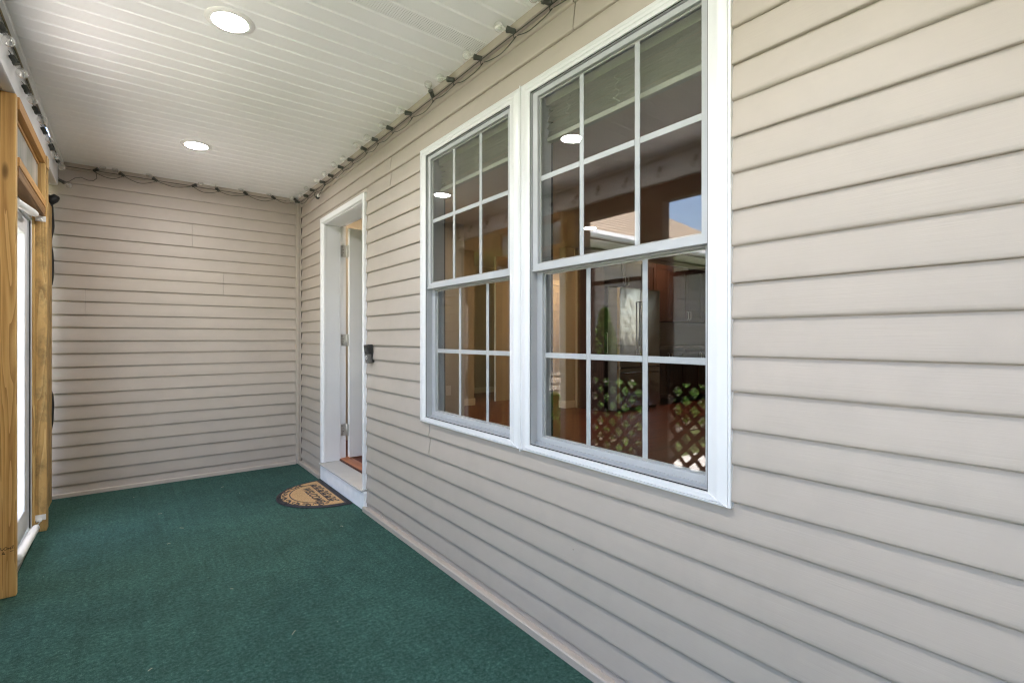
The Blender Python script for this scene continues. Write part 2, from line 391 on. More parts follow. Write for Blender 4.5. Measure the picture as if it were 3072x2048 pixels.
# ------------------------------------------------------------------ house wall on the right
wall = thing('house_wall', 'long beige vinyl clad house wall holding the windows and the white door', 'wall', (XW, 2, 0))
OPEN_W = (0.732, 2.582, 0.752, 2.287)
OPEN_D = (3.440, 4.425, -1, 2.256)
fnR = lambda p, a: (XW + p[0], a, p[1])
Z0R = 1.22 - 0.04905
opens = [OPEN_W, OPEN_D]
yN, yF = -3.2, 5.088
joints = {-6: [2.49, -1.3], 10: [3.01, -0.6], 12: [1.348, -2.0], -2: [-1.0], 4: [-0.9], 0: [-2.1], 8: [-1.9], -10: [-0.5], 6: [-0.4]}
for k in range(-12, 14, 2):
    z = Z0R + k * L
    ends = [yF] + sorted(joints.get(k, []), reverse=True) + [yN]
    for i, (e1, e0) in enumerate(zip(ends, ends[1:])):
        siding_panel(wall, M_SY, fnR, z, e0 + (0.0036 if i < len(ends) - 2 else 0), e1, 0.02, 2.55, opens, off=0.0016 * ((i + 1) % 2))
# sheathing behind the siding with the openings cut out
us = [-3.3, 0.79, 1.612, 1.735, 2.545, 3.46, 4.40, 5.30]; vs_ = [-0.45, 0.14, 0.765, 2.20, 2.25, 2.80]
def keep(u, v):
    if 0.765 < v < 2.25 and (0.79 < u < 1.612 or 1.735 < u < 2.545): return False
    return not (3.46 < u < 4.40 and 0.14 < v < 2.20)
MB().slab(us, vs_, keep, 1.3555, 1.47, lambda u, v, d: (d, u, v)).build('sheathing', M_DARK, wall)
# base strip, top strip, corner post
smooth_angle(MB().prism([(1.352, 0.001), (1.306, 0.001), (1.306, 0.028), (1.310, 0.033), (1.322, 0.034), (1.322, 0.028), (1.352, 0.028)], yN, 3.420, lambda p, a: (p[0], a, p[1])).build('base_strip', M_BT, wall))
smooth_angle(MB().prism([(1.352, 0.001), (1.306, 0.001), (1.306, 0.028), (1.310, 0.033), (1.322, 0.034), (1.322, 0.028), (1.352, 0.028)], 4.44, 5.10, lambda p, a: (p[0], a, p[1])).build('base_strip', M_BT, wall))
MB().prism([(1.353, 2.531), (1.310, 2.531), (1.307, 2.534), (1.305, CEIL), (1.353, CEIL)], yN, 5.10, lambda p, a: (p[0], a, p[1])).build('top_strip', M_BT, wall, bevel=0.0015)
cp = MB()
cp.prism([(1.292, 5.128), (1.292, 5.106), (1.297, 5.101), (1.318, 5.101), (1.323, 5.106), (1.332, 5.106), (1.335, 5.101), (1.3385, 5.101), (1.3385, 5.128)], 0.004, 2.545, lambda p, a: (p[0], p[1], a))
cp.build('corner_post', M_BT, wall, bevel=0.001)
# J-channel beside the door casing
MB().prism([(1.352, 3.4135), (1.337, 3.4135), (1.337, 3.4115), (1.350, 3.4115), (1.350, 3.385), (1.352, 3.385)], 0.034, 2.31, lambda p, a: (p[0], p[1], a)).build('channel_strip', M_BT, wall)
# small screw caps in the laps (dark)
for (y, z) in ((0.45, 1.275),):
    pass

# ------------------------------------------------------------------ wing wall at the far end
wing = thing('wing_wall', 'beige vinyl clad wall closing the far end of the porch', 'wall', (0.4, YB, 0))
fnB = lambda p, a: (a, YB + p[0], p[1])
Z0B = 1.22 - 0.020774
bj = {8: [0.440], 4: [0.6755], 2: [-0.269], -4: [-3.1], -8: [-2.2], 0: [-4.6], 6: [-3.6], -12: [-1.7]}
for k in range(-16, 14, 2):
    z = Z0B + k * L
    cuts = [1.2985] + sorted(bj.get(k, []), reverse=True) + [-7.9]
    for i, (e1, e0) in enumerate(zip(cuts, cuts[1:])):
        siding_panel(wing, M_SX, fnB, z, e0 + (0.0018 if i < len(cuts) - 2 else 0), e1, -0.44 if e0 < -0.9 else 0.02, 2.55, [], off=0.0018 * (i % 2))
MB().box(-7.9, 1.47, 5.1445, 5.27, -0.45, 2.75).build('sheathing', M_DARK, wing)
MB().prism([(5.140, 2.536), (5.106, 2.536), (5.103, 2.540), (5.101, CEIL), (5.140, CEIL)], -0.40, 1.300, lambda p, a: (a, p[0], p[1])).build('top_strip', M_BT, wing, bevel=0.0015)
MB().prism([(5.140, 0.001), (5.100, 0.001), (5.100, 0.026), (5.106, 0.032), (5.118, 0.032), (5.118, 0.026), (5.140, 0.026)], -0.46, 1.288, lambda p, a: (a, p[0], p[1])).build('base_strip', M_BT, wing)
# wing roof: stepped shingle courses with a hip at the far corner, gutter and soffit
pit = math.tan(R(33)); ex, ey, ez = -8.25, 4.74, 2.70
rf = MB(); n = 30; st = 0.125
for i in range(n):
    t0, t1 = i * st, (i + 1) * st
    a = [(ex + t0, ey + t0, ez + t0 * pit + 0.012), (9.5, ey + t0, ez + t0 * pit + 0.012), (9.5, ey + t1 + 0.02, ez + (t1 + 0.02) * pit - 0.002), (ex + t1, ey + t1 + 0.02, ez + (t1 + 0.02) * pit - 0.002)]
    rf.add(a + [(p[0], p[1], p[2] - 0.02) for p in a], [(0, 1, 2, 3), (7, 6, 5, 4), (0, 4, 5, 1), (1, 5, 6, 2), (2, 6, 7, 3), (3, 7, 4, 0)])
rf.build('shingles', M_SHING, wing, kind='stuff')
MB().prism([(4.74, 2.70), (4.655, 2.70), (4.63, 2.64), (4.645, 2.60), (4.74, 2.60)], ex, -0.86, lambda p, a: (a, p[0], p[1])).build('gutter', M_VW, wing)
MB().box(ex, -0.86, 4.742, 5.122, 2.57, 2.586).build('eave_soffit', M_SOF, wing)

# ------------------------------------------------------------------ porch ceiling
ceil = thing('porch_ceiling', 'white ribbed soffit panelling over the porch', 'ceiling', (0.45, 2, CEIL))
sp_, ph = 0.1033, 2.488
def groove_prof(y0, n):
    P = [(y0 + 0.0006, CEIL + 0.012)]
    for i in range(n):
        a = y0 + i * sp_
        P += [(a + 0.0006 if i == 0 else a, CEIL + (0.006 if i else 0.004)), (a + 0.0045, CEIL + 0.0030), (a + 0.009, CEIL - 0.0012), (a + 0.014, CEIL), (a + sp_ - 0.010, CEIL), (a + sp_ - 0.0035, CEIL + 0.0005)]
    P += [(y0 + n * sp_ - 0.0002, CEIL + 0.006), (y0 + n * sp_ - 0.0002, CEIL + 0.012)]
    return P
i0 = -54; vent_i = -6
i = i0
while ph + i * sp_ < 5.12:
    y0 = ph + i * sp_
    n = 3 if i != vent_i else 1
    if i < vent_i < i + 3: n = vent_i - i
    while ph + (i + n) * sp_ > 5.125 and n > 1: n -= 1
    o = MB().prism(groove_prof(y0, n), -0.392, 1.309, lambda p, a: (a, p[0], p[1])).build('soffit_panel', M_PERF if i == vent_i else M_SOF, ceil)
    smooth_angle(o, 55); i += n
MB().box(-0.39, 1.35, -3.2, 5.14, CEIL + 0.0135, CEIL + 0.03).build('backing', M_GAP, ceil)
# house roof over everything
MB().box(-0.86, 9.6, -3.4, 5.13, 2.83, 2.95).build('roof_deck', M_SHING, wall)
MB().box(-0.90, -0.86, -3.4, 5.10, 2.60, 2.95).build('fascia', M_VW, wall)

# ------------------------------------------------------------------ white wrapped beam on the left
beam = thing('porch_beam', 'white wrapped beam along the open side carrying bulbs on its inner face', 'beam', (-0.55, 1, 2.378))
bp = [(-0.4220, CEIL + 0.01), (-0.4220, 2.393), (-0.4245, 2.382), (-0.431, 2.378), (-0.466, 2.3795), (-0.466, CEIL + 0.01)]
smooth_angle(MB().prism(bp, -3.2, 5.10, lambda p, a: (p[0], a, p[1])).build('wrap_board', M_BEAM, beam), 40)
MB().box(-0.740, -0.4690, -3.2, 5.10, 2.3815, 2.60).build('under_board', M_BEAM, beam)
MB().prism([(-0.391, CEIL - 0.0005), (-0.391, 2.549), (-0.393, 2.546), (-0.407, 2.546), (-0.407, CEIL - 0.0005)], -3.2, 5.10, lambda p, a: (p[0], a, p[1])).build('top_strip', M_BEAM, beam)

# ------------------------------------------------------------------ timber on the open side
def timber(name, label, pieces, loc, cat='post', group=None):
    t = thing(name, label, cat, loc, group)
    for nme, mt, b in pieces: bx(nme, mt, t, *b, bevel=0.003)
    return t
near = timber('wooden_post', 'near yellow pine post with ink stamp under the beam', [
    ('stud', M_WZ, (-0.520, -0.4205, 3.300, 3.338, 0.001, 2.377)),
    ('corner_timber', M_WZ, (-0.565, -0.476, 3.205, 3.2985, 0.001, 2.377))], (-0.47, 3.3, 0), group='porch posts')
# faint ink stamp near the foot: a few rune-like strokes
st = MB()
def stroke(pts):
    for a, b in zip(pts, pts[1:]):
        x0, z0, x1, z1 = *a, *b
        dx, dz = x1 - x0, z1 - z0; l = math.hypot(dx, dz) or 1; nx, nz = -dz / l * 0.0012, dx / l * 0.0012
        q = [(x0 + nx, z0 + nz), (x0 - nx, z0 - nz), (x1 - nx, z1 - nz), (x1 + nx, z1 + nz)]
        st.add([(p[0], 3.2994, p[1]) for p in q] + [(p[0], 3.2998, p[1]) for p in q], [(0, 1, 2, 3), (7, 6, 5, 4), (0, 4, 5, 1), (1, 5, 6, 2), (2, 6, 7, 3), (3, 7, 4, 0)])
SX = -0.4715
for g, ox, oz in [([(0, .014), (0, .004), (.006, 0), (.008, .006)], 0, .012), ([(0, .004), (.004, 0), (.010, .002), (.011, .010), (.005, .013), (0, .009), (0, .004)], .010, .012),
                  ([(0, 0), (0, .010), (.005, .006), (.009, .011), (.009, 0)], .024, .010), ([(0, .012), (.008, .013), (.001, .002), (.010, .002)], .035, .014),
                  ([(0, 0), (.005, .012), (.010, 0), (.002, .004), (.008, .004)], .003, -.008), ([(0, .003), (.012, .005)], .030, -.001)]:
    stroke([(SX + ox + a, 0.215 + oz + c) for a, c in g])
st.build('ink_stamp', M_INK, near)
far = timber('wooden_post', 'far weathered pine post beside the storm door', [
    ('stud', M_WZD, (-0.500, -0.4095, 4.300, 4.388, 0.001, 2.30)),
    ('jamb_board', M_WZ, (-0.522, -0.462, 4.278, 4.2985, 0.06, 1.985)),
    ('cap_board', M_WPALE, (-0.4935, -0.406, 4.302, 4.386, 2.302, 2.377))], (-0.455, 4.34, 0), group='porch posts')
timber('wooden_stud', 'flat pine stud between the far post and the end wall', [('stud', M_WZD, (-0.530, -0.452, 4.392, 5.045, 0.001, 2.20)), ('upper_board', M_WPALE, (-0.530, -0.470, 4.392, 5.045, 2.203, 2.377))], (-0.49, 4.7, 0), 'stud')
# black foam squeezed along the gap between stud and siding
fm = MB(); pts = []; rr = []
for j in range(46):
    z = 1.62 + j * (2.29 - 1.62) / 45
    pts.append((-0.474 + 0.002 * math.sin(j * 0.5), 5.072, z)); rr.append(0.022 + 0.012 * (0.5 + 0.5 * math.sin(j * 0.27 - 0.9)) + 0.0012 * random.random())
fm.tube(pts, rr, 10)
fm.tube([(-0.474, 5.072, 2.23), (-0.455, 5.076, 2.262), (-0.432, 5.08, 2.278), (-0.412, 5.08, 2.280)], [0.026, 0.034, 0.031, 0.010], 10)
tag(fm.build('black_foam', M_BLK, None, True), 'black foam sealing the gap between pine stud and end wall siding', 'foam')
fm2 = MB(); fm2.tube([(-0.462, 5.075, 0.52), (-0.458, 5.077, 0.58), (-0.456, 5.077, 0.72), (-0.458, 5.077, 0.80), (-0.464, 5.075, 0.84)], [0.006, 0.012, 0.015, 0.012, 0.004], 8)
tag(fm2.build('black_foam', M_BLK, None, True), 'short low strip of black foam near the foot of the pine stud', 'foam')

# transom above the storm door
tr = thing('transom_window', 'pine framed transom with a cloudy plastic sheet above the storm door', 'transom', (-0.44, 3.8, 2.0))
bx('top_rail', M_WY, tr, -0.500, -0.4130, 3.3385, 4.2985, 2.318, 2.3765, 0.002)
bx('stop_strip', M_WY, tr, -0.480, -0.4405, 3.3385, 4.2600, 2.300, 2.3175, 0.001)
bx('stile', M_WZ, tr, -0.500, -0.4135, 4.2605, 4.2985, 2.090, 2.3170, 0.002)
bx('sill_rail', M_WY, tr, -0.500, -0.4125, 3.3385, 4.2985, 2.045, 2.0890, 0.002)
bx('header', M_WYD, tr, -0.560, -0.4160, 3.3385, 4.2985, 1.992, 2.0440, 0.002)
bx('plastic_sheet', M_FILM, tr, -0.4500, -0.4470, 3.3385, 4.2600, 2.0895, 2.2995)

# white storm door
sdr = thing('storm_door', 'white storm door closed between the two pine posts', 'door', (-0.5, 3.8, 0))
bx('jamb', M_VW, sdr, -0.545, -0.474, 4.246, 4.2765, 0.03, 1.990, 0.003)
bx('jamb', M_VW, sdr, -0.545, -0.474, 3.340, 3.370, 0.03, 1.990, 0.003)
bx('head', M_VW, sdr, -0.545, -0.474, 3.3705, 4.2455, 1.950, 1.990, 0.003)
bx('gasket', M_BLK, sdr, -0.4835, -0.4775, 4.2405, 4.2455, 0.05, 1.945)
bx('stile', M_VW, sdr, -0.530, -0.4900, 4.140, 4.2400, 0.05, 1.945, 0.006)
bx('stile', M_VW, sdr, -0.530, -0.4900, 3.375, 3.475, 0.05, 1.945, 0.006)
bx('rail', M_VW, sdr, -0.530, -0.4900, 3.4755, 4.1395, 1.845, 1.945, 0.006)
bx('rail', M_VW, sdr, -0.530, -0.4900, 3.4755, 4.1395, 0.05, 0.190, 0.006)
bx('glass_pane', M_GLD, sdr, -0.512, -0.508, 3.4755, 4.1395, 0.1905, 1.8445)
bx('threshold', M_SILL, sdr, -0.560, -0.455, 3.3405, 4.2765, 0.002, 0.029, 0.003)
for o in list(sdr.children):
    pass
def closer(label, p0, p1, zb):
    t = thing('door_closer', label, 'door closer', p0, 'storm door closers')
    a, c = Vector(p0), Vector(p1); d = (c - a).normalized(); ln = (c - a).length
    MB().lathe([(0.004, 0), (0.017, 0.0), (0.0205, 0.006), (0.0205, ln * 0.86), (0.018, ln * 0.88), (0.018, ln - 0.008), (0.012, ln), (0.003, ln)], a, d, 16).build('tube', M_PLAS, t, True)
    MB().tube([c, c + d * 0.10 + Vector((0.004, 0, 0))], 0.004, 8).build('rod', M_NICK, t, True)
    pl = MB().box(-0.462, -0.4125, 4.2915, 4.2985, zb, zb + 0.034).box(-0.452, -0.428, 4.245, 4.2915, zb + 0.004, zb + 0.010)
    pl.build('bracket', M_PLAS, t)
    b2 = MB().box(a.x - 0.050, a.x + 0.006, a.y + 0.01, a.y + 0.06, a.z - 0.012, a.z + 0.012).build('door_bracket', M_PLAS, t)
closer('upper white pneumatic closer bar on the storm door below its header', (-0.448, 3.50, 1.905), (-0.438, 4.06, 1.956), 1.955)
closer('lower white pneumatic closer bar on the storm door above the carpet', (-0.446, 3.56, 0.098), (-0.436, 4.09, 0.092), 0.075)

# screened bays toward the camera: posts, rails, lattice (seen in the window glass)
def bay_post(y0, y1, label):
    t = thing('wooden_post', label, 'post', (-0.5, y0, 0), 'porch posts')
    bx('timber', M_WSHADE, t, -0.565, -0.476, y0, y1, 0.0, 2.379, 0.004)
ew = thing('daylight_block_wall', 'added unseen wall cutting daylight from the porch end behind the viewpoint', 'wall', (0.4, -3.15, 0))  # out of view; added to hold back daylight from the near porch end
bx('cladding', M_BT, ew, -0.56, 1.33, -3.19, -3.12, 0.0, CEIL - 0.002)
bay_post(2.275, 2.515, 'wide dark post of the screened side mirrored in the near window glass')
bay_post(3.095, 3.2040, 'dark post of the screened side close to the near pine post')
bay_post(0.95, 1.09, 'dark post of the screened side level with the near window')
bay_post(-0.50, -0.36, 'dark post of the screened side behind the viewpoint')
bays = [(2.516, 3.094), (1.091, 2.274), (-0.359, 0.949), (-2.2, -0.501)]
for bi, (y0, y1) in enumerate(bays):
    t = thing('screen_railing', ['short lattice railing between the wide dark post and the near pine post', 'lattice railing facing the near window', 'lattice railing beside the viewpoint', 'lattice railing behind the viewpoint'][bi], 'railing', (-0.52, y0, 0), 'lattice railings')
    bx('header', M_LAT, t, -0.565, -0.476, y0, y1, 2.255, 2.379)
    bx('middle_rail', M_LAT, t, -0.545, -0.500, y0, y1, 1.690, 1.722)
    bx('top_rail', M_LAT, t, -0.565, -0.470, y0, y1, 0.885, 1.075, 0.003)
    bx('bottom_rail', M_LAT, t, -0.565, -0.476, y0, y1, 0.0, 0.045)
    for z0, z1 in ((1.0755, 1.6895),): bx('insect_screen', M_SCREEN, t, -0.5305, -0.5300, y0, y1, z0, z1)
    mb = MB(); pitch = 0.138; hw = 0.0175
    def strip(c, sgn, xa, xb):
        # band |(z) - sgn*(y) - c| ; clipped polygon inside the bay rectangle
        P = [(y0, 0.045), (y1, 0.045), (y1, 0.885), (y0, 0.885)]
        def hp(P, f):
            out = []
            for i, a in enumerate(P):
                b = P[(i + 1) % len(P)]; da, db = f(a), f(b)
                if da >= 0: out.append(a)
                if (da >= 0) != (db >= 0):
                    q = da / (da - db); out.append((a[0] + (b[0] - a[0]) * q, a[1] + (b[1] - a[1]) * q))
            return out
        h = hw * math.sqrt(2)
        P = hp(P, lambda p: p[1] - sgn * p[0] - c + h); P = hp(P, lambda p: -(p[1] - sgn * p[0] - c) + h) if len(P) > 2 else []
        if len(P) > 2: mb.prism(P, xa, xb, lambda p, a: (a, p[0], p[1]))
    for j in range(-30, 60):
        strip(-y1 - 1 + j * pitch + 0.02, 1, -0.520, -0.514); strip(y0 - 2 + j * pitch, -1, -0.5135, -0.5075)
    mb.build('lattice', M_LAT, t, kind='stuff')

# ------------------------------------------------------------------ windows
def window(label, yA, yB, cl, cr, vs_up, vs_lo, zu, locks, gl_u, gl_l):
    # yA near edge, yB far edge of the casing; cl/cr casing inner edges (far/near)
    t = thing('double_hung_window', label, 'window', (XW, (yA + yB) / 2, 0.745), 'double hung windows')
    zi0, zi1 = 0.775, 2.247
    F = 1.327
    # casing: four mitred strips with a stepped face
    def cas(poly): return poly
    def frame_strip(prof, side):
        # prof: list of (t, x): t 0 = outer edge .. 1 = inner edge
        mb = MB(); n = len(prof); vs = []
        outer = {'near': (yA, 0.745), 'far': (yB, 0.745)}
        def corner(ty, tz, q):
            yy = yA + (cr - yA) * q if ty == 'near' else yB + (cl - yB) * q
            zz = 0.745 + (zi0 - 0.745) * q if tz == 'bot' else 2.293 + (zi1 - 2.293) * q
            return yy, zz
        ends = {'near': (('near', 'bot'), ('near', 'top')), 'far': (('far', 'bot'), ('far', 'top')), 'bot': (('near', 'bot'), ('far', 'bot')), 'top': (('near', 'top'), ('far', 'top'))}[side]
        for e in ends:
            for q, x in prof:
                yy, zz = corner(*e, q); vs.append((x, yy, zz))
        fs = [(i, (i + 1) % n, n + (i + 1) % n, n + i) for i in range(n)] + [tuple(range(n))[::-1], tuple(range(n, 2 * n))]
        mb.add(vs, fs); smooth_angle(mb.build('casing', M_VW, t), 32)
    side_prof = [(0, 1.352), (0, 1.3285), (0.06, 1.3275), (0.10, 1.3275), (0.115, 1.3315), (0.13, 1.3275), (0.36, 1.3265), (0.44, 1.3235), (0.56, 1.3230), (0.66, 1.3265), (0.985, 1.3270), (1, 1.3285), (1, 1.352)]
    top_prof = [(0, 1.352), (0, 1.3285), (0.06, 1.327), (0.30, 1.327), (0.315, 1.3315), (0.33, 1.327), (0.62, 1.327), (0.635, 1.3325), (0.66, 1.327), (0.985, 1.327), (1, 1.329), (1, 1.352)]
    bot_prof = [(0, 1.352), (0, 1.330), (0.10, 1.3215), (0.30, 1.3200), (0.34, 1.3245), (0.40, 1.3215), (0.97, 1.3235), (1, 1.326), (1, 1.352)]
    frame_strip(side_prof, 'near'); frame_strip(side_prof, 'far'); frame_strip(top_prof, 'top'); frame_strip(bot_prof, 'bot')
    # jamb liner: box ring behind the casing with two track ribs
    def ring(name, mat, x0, x1, ya, yb, za, zb, w4, bev=0.0, parent=t):
        wn_, wf_, wb_, wt_ = w4
        MB().slab([ya, ya + wn_, yb - wf_, yb], [za, za + wb_, zb - wt_, zb], lambda u, v: not (ya + wn_ < u < yb - wf_ and za + wb_ < v < zb - wt_), x0, x1, lambda u, v, d: (d, u, v)).build(name, mat, parent, bevel=bev)
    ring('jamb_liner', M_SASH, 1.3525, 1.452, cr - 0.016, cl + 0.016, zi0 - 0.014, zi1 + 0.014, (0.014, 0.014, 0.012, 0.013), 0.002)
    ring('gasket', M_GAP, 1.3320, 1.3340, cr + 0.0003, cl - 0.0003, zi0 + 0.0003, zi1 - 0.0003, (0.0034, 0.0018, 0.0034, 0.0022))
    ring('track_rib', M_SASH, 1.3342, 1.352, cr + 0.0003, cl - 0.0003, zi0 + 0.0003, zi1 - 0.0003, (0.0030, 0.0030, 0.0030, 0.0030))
    # upper sash
    gy0, gy1 = gl_u; us_ = bpy.data.objects.new('upper_sash', None)
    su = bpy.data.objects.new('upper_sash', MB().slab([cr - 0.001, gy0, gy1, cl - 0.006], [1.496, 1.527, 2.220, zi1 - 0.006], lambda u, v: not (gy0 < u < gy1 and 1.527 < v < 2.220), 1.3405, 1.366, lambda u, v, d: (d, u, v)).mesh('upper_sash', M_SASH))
    bpy.data.objects.remove(us_); COL.objects.link(su); par(su, t)
    b = su.modifiers.new('bevel', 'BEVEL'); b.width = 0.0025; b.segments = 2; b.limit_method = 'ANGLE'
    MB().box(1.3365, 1.3403, cr + 0.004, cl - 0.004, 1.4975, 1.5045).build('rail_lip', M_SASH, t)
    MB().box(1.3525, 1.3535, gy0, gy1, 1.527, 2.220).build('upper_glass', M_GL, su); MB().box(1.3600, 1.3610, gy0, gy1, 1.527, 2.220).build('inner_glass', M_GL, su)
    # air spacer and second pane of the sealed unit
    MB().slab([gy0, gy0 + 0.007, gy1 - 0.007, gy1], [1.5271, 1.534, 2.213, 2.2199], lambda u, v: not (gy0 + 0.007 < u < gy1 - 0.007 and 1.534 < v < 2.213), 1.354, 1.3595, lambda u, v, d: (d, u, v)).build('spacer', M_SILL, su)
    for y in vs_up: MB().prism([(1.3545, y - 0.0095), (1.3545, y + 0.0095), (1.3565, y + 0.011), (1.3585, y + 0.0095), (1.3585, y - 0.0095), (1.3565, y - 0.011)], 1.5275, 2.2195, lambda p, a: (p[0], p[1], a)).build('muntin', M_GRID, su)
    ys = [gy0] + sorted(vs_up) + [gy1]
    for a, c in zip(ys, ys[1:]):
        a2 = a + (0.0112 if a != gy0 else 0.0005); c2 = c - (0.0112 if c != gy1 else 0.0005)
        MB().prism([(1.3545, zu - 0.0095), (1.3545, zu + 0.0095), (1.3565, zu + 0.011), (1.3585, zu + 0.0095), (1.3585, zu - 0.0095), (1.3565, zu - 0.011)], a2, c2, lambda p, q: (p[0], q, p[1])).build('muntin', M_GRID, su)
    # lower sash, one track further in
    hy0, hy1 = gl_l; zl0, zl1 = 0.807, 1.492
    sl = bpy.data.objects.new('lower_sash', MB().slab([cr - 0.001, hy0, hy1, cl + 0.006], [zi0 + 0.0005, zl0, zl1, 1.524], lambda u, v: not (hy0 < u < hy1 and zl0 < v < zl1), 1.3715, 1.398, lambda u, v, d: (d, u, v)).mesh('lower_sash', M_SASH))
    COL.objects.link(sl); par(sl, t); b = sl.modifiers.new('bevel', 'BEVEL'); b.width = 0.0025; b.segments = 2; b.limit_method = 'ANGLE'
    MB().box(1.3615, 1.3712, cr - 0.001, cl + 0.006, zi0 + 0.0005, 0.7860).build('sill_slope', M_SASH, t)
    MB().box(1.3835, 1.3845, hy0, hy1, zl0, zl1).build('lower_glass', M_GL, sl); MB().box(1.3910, 1.3920, hy0, hy1, zl0, zl1).build('inner_glass', M_GL, sl)
    MB().slab([hy0, hy0 + 0.007, hy1 - 0.007, hy1], [zl0 + 0.0001, zl0 + 0.007, zl1 - 0.007, zl1 - 0.0001], lambda u, v: not (hy0 + 0.007 < u < hy1 - 0.007 and zl0 + 0.007 < v < zl1 - 0.007), 1.385, 1.3905, lambda u, v, d: (d, u, v)).build('spacer', M_SILL, sl)
    zz = 1.149
    for y in vs_lo: MB().prism([(1.3855, y - 0.0095), (1.3855, y + 0.0095), (1.3875, y + 0.011), (1.3895, y + 0.0095), (1.3895, y - 0.0095), (1.3875, y - 0.011)], zl0 + 0.0005, zl1 - 0.0005, lambda p, a: (p[0], p[1], a)).build('muntin', M_GRID, sl)
    ys = [hy0] + sorted(vs_lo) + [hy1]
    for a, c in zip(ys, ys[1:]):
        a2 = a + (0.0112 if a != hy0 else 0.0005); c2 = c - (0.0112 if c != hy1 else 0.0005)
        MB().prism([(1.3855, zz - 0.0095), (1.3855, zz + 0.0095), (1.3875, zz + 0.011), (1.3895, zz + 0.0095), (1.3895, zz - 0.0095), (1.3875, zz - 0.011)], a2, c2, lambda p, q: (p[0], q, p[1])).build('muntin', M_GRID, sl)
    for y0, y1 in locks:
        MB().prism([(y0, 1.5245), (y1, 1.5245), (y1, 1.538), (y1 - (y1 - y0) * 0.35, 1.541), (y1 - (y1 - y0) * 0.5, 1.535), (y0, 1.535)], 1.375, 1.392, lambda p, a: (a, p[0], p[1])).build('sash_lock', M_PLAS, sl)
    bx('inner_sill', M_PW, t, 1.4525, 1.50, cr - 0.03, cl + 0.03, zi0 - 0.03, zi0 - 0.002, 0.003)
    return t
window('double hung window nearest the open right stretch of siding with dark kitchen behind', 0.725, 1.6605, 1.601, 0.794, [1.067, 1.326], [1.059, 1.321], 1.881, [(1.393, 1.475)], (0.822, 1.565), (0.828, 1.572))
window('double hung window nearer the white entry door with pale wall behind', 1.6655, 2.588, 2.521, 1.737, [2.006, 2.256], [1.992, 2.246], 1.876, [(1.81, 1.896), (2.315, 2.405)], (1.768, 2.487), (1.772, 2.490))
ml = thing('mullion_strip', 'thin white bead joining the two double hung windows', 'trim', (XW, 1.663, 0.74))
MB().prism([(1.352, 1.6608), (1.324, 1.6608), (1.3225, 1.662), (1.3225, 1.664), (1.324, 1.6652), (1.352, 1.6652)], 0.738, 2.297, lambda p, a: (p[0], p[1], a)).build('bead', M_VW, ml)

# raised blinds inside each window
def blind(label, ya, yb):
    t = thing('window_blind', label, 'blind', (1.42, ya, 2.05), 'raised window blinds')
    bx('head_rail', M_BLIND, t, 1.405, 1.445, ya, yb, 2.205, 2.240)
    yc, hl = (ya + yb) / 2, (yb - ya) / 2
    sl = MB().prism([(-0.0085, 0), (0, 0.0016), (0.0085, 0), (0.0085, 0.0007), (0, 0.0024), (-0.0085, 0.0007)], -hl, hl, lambda p, a: (p[0], a, p[1])).mesh('slat', M_BLIND)
    z = 2.0765
    for j in range(13):
        o = bpy.data.objects.new('slat', sl); COL.objects.link(o); par(o, t)
        o.location = (1.424 + random.uniform(-.006, .004), yc + random.uniform(-.004, .004), z); o.rotation_euler = (random.uniform(-.009, .009), random.uniform(-.10, .28), random.uniform(-.004, .004))
        z += random.choice((0.0055, 0.0085, 0.0115, 0.0140))
    bx('bottom_rail', M_BLIND, t, 1.411, 1.437, ya, yb, 2.052, 2.072, 0.003)
    for f in (0.17, 0.5, 0.83):
        yy = ya + (yb - ya) * f; pts = [(1.4095 + 0.003 * math.sin(j * 1.9 + f * 9), yy + 0.012 * math.sin(j * 1.3 + f * 20), 2.20 - j * 0.008) for j in range(18)]
        MB().tube(pts, 0.0012, 6).build('cord', M_BLIND, t, True)
blind('raised white mini blind inside the window with dark kitchen behind', 0.815, 1.585)
blind('raised white mini blind inside the window nearer the entry door', 1.755, 2.505)

# ------------------------------------------------------------------ entry door
df = thing('doorway', 'white door frame with wide casing and raised sill in the beige wall', 'door frame', (1.4, 3.93, 0.14))
yl, yr, zs, zh = 4.388, 3.474, 0.147, 2.199
# casing with stepped profile: outer face, bevel down to the jamb edge
def casing(side):
    prof = [(0, 1.352), (0, 1.3195), (0.006, 1.318), (0.034, 1.318), (0.040, 1.3205), (0.048, 1.3345), (0.052, 1.3355), (0.053, 1.352)]
    mb = MB(); n = len(prof); vs = []
    yo = {'far': 4.4385, 'near': 3.4205}; zo = 2.2525
    def pt(sd, tz, q, x):
        if sd == 'far': yy = yo['far'] - q
        else: yy = yo['near'] + q
        return (x, yy, zo - q if tz else 0.1475)
    if side in ('far', 'near'):
        for tz in (0, 1):
            for q, x in prof: vs.append(pt(side, tz, q, x))
    else:
        for sd in ('near', 'far'):
            for q, x in prof: vs.append(pt(sd, 1, q, x))
    fs = [(i, (i + 1) % n, n + (i + 1) % n, n + i) for i in range(n)] + [tuple(range(n))[::-1], tuple(range(n, 2 * n))]
    smooth_angle(mb.add(vs, fs).build('casing', M_PW, df), 25)
for s_ in ('far', 'near', 'head'): casing(s_)
bx('jamb', M_PW, df, 1.3535, 1.4720, yl, yl + 0.030, zs + 0.001, zh, 0.002)
bx('jamb', M_PW, df, 1.3535, 1.5300, yr - 0.030, yr, zs + 0.001, zh, 0.002)
bx('head_jamb', M_PW, df, 1.3535, 1.4720, yr, yl, zh, zh + 0.030, 0.002)
bx('door_stop', M_PW, df, 1.4725, 1.4800, yl - 0.0015, yl + 0.030, zs + 0.001, zh, 0.001)
bx('rabbet', M_PW, df, 1.4805, 1.5300, yl + 0.012, yl + 0.030, zs + 0.001, zh + 0.012, 0.001)
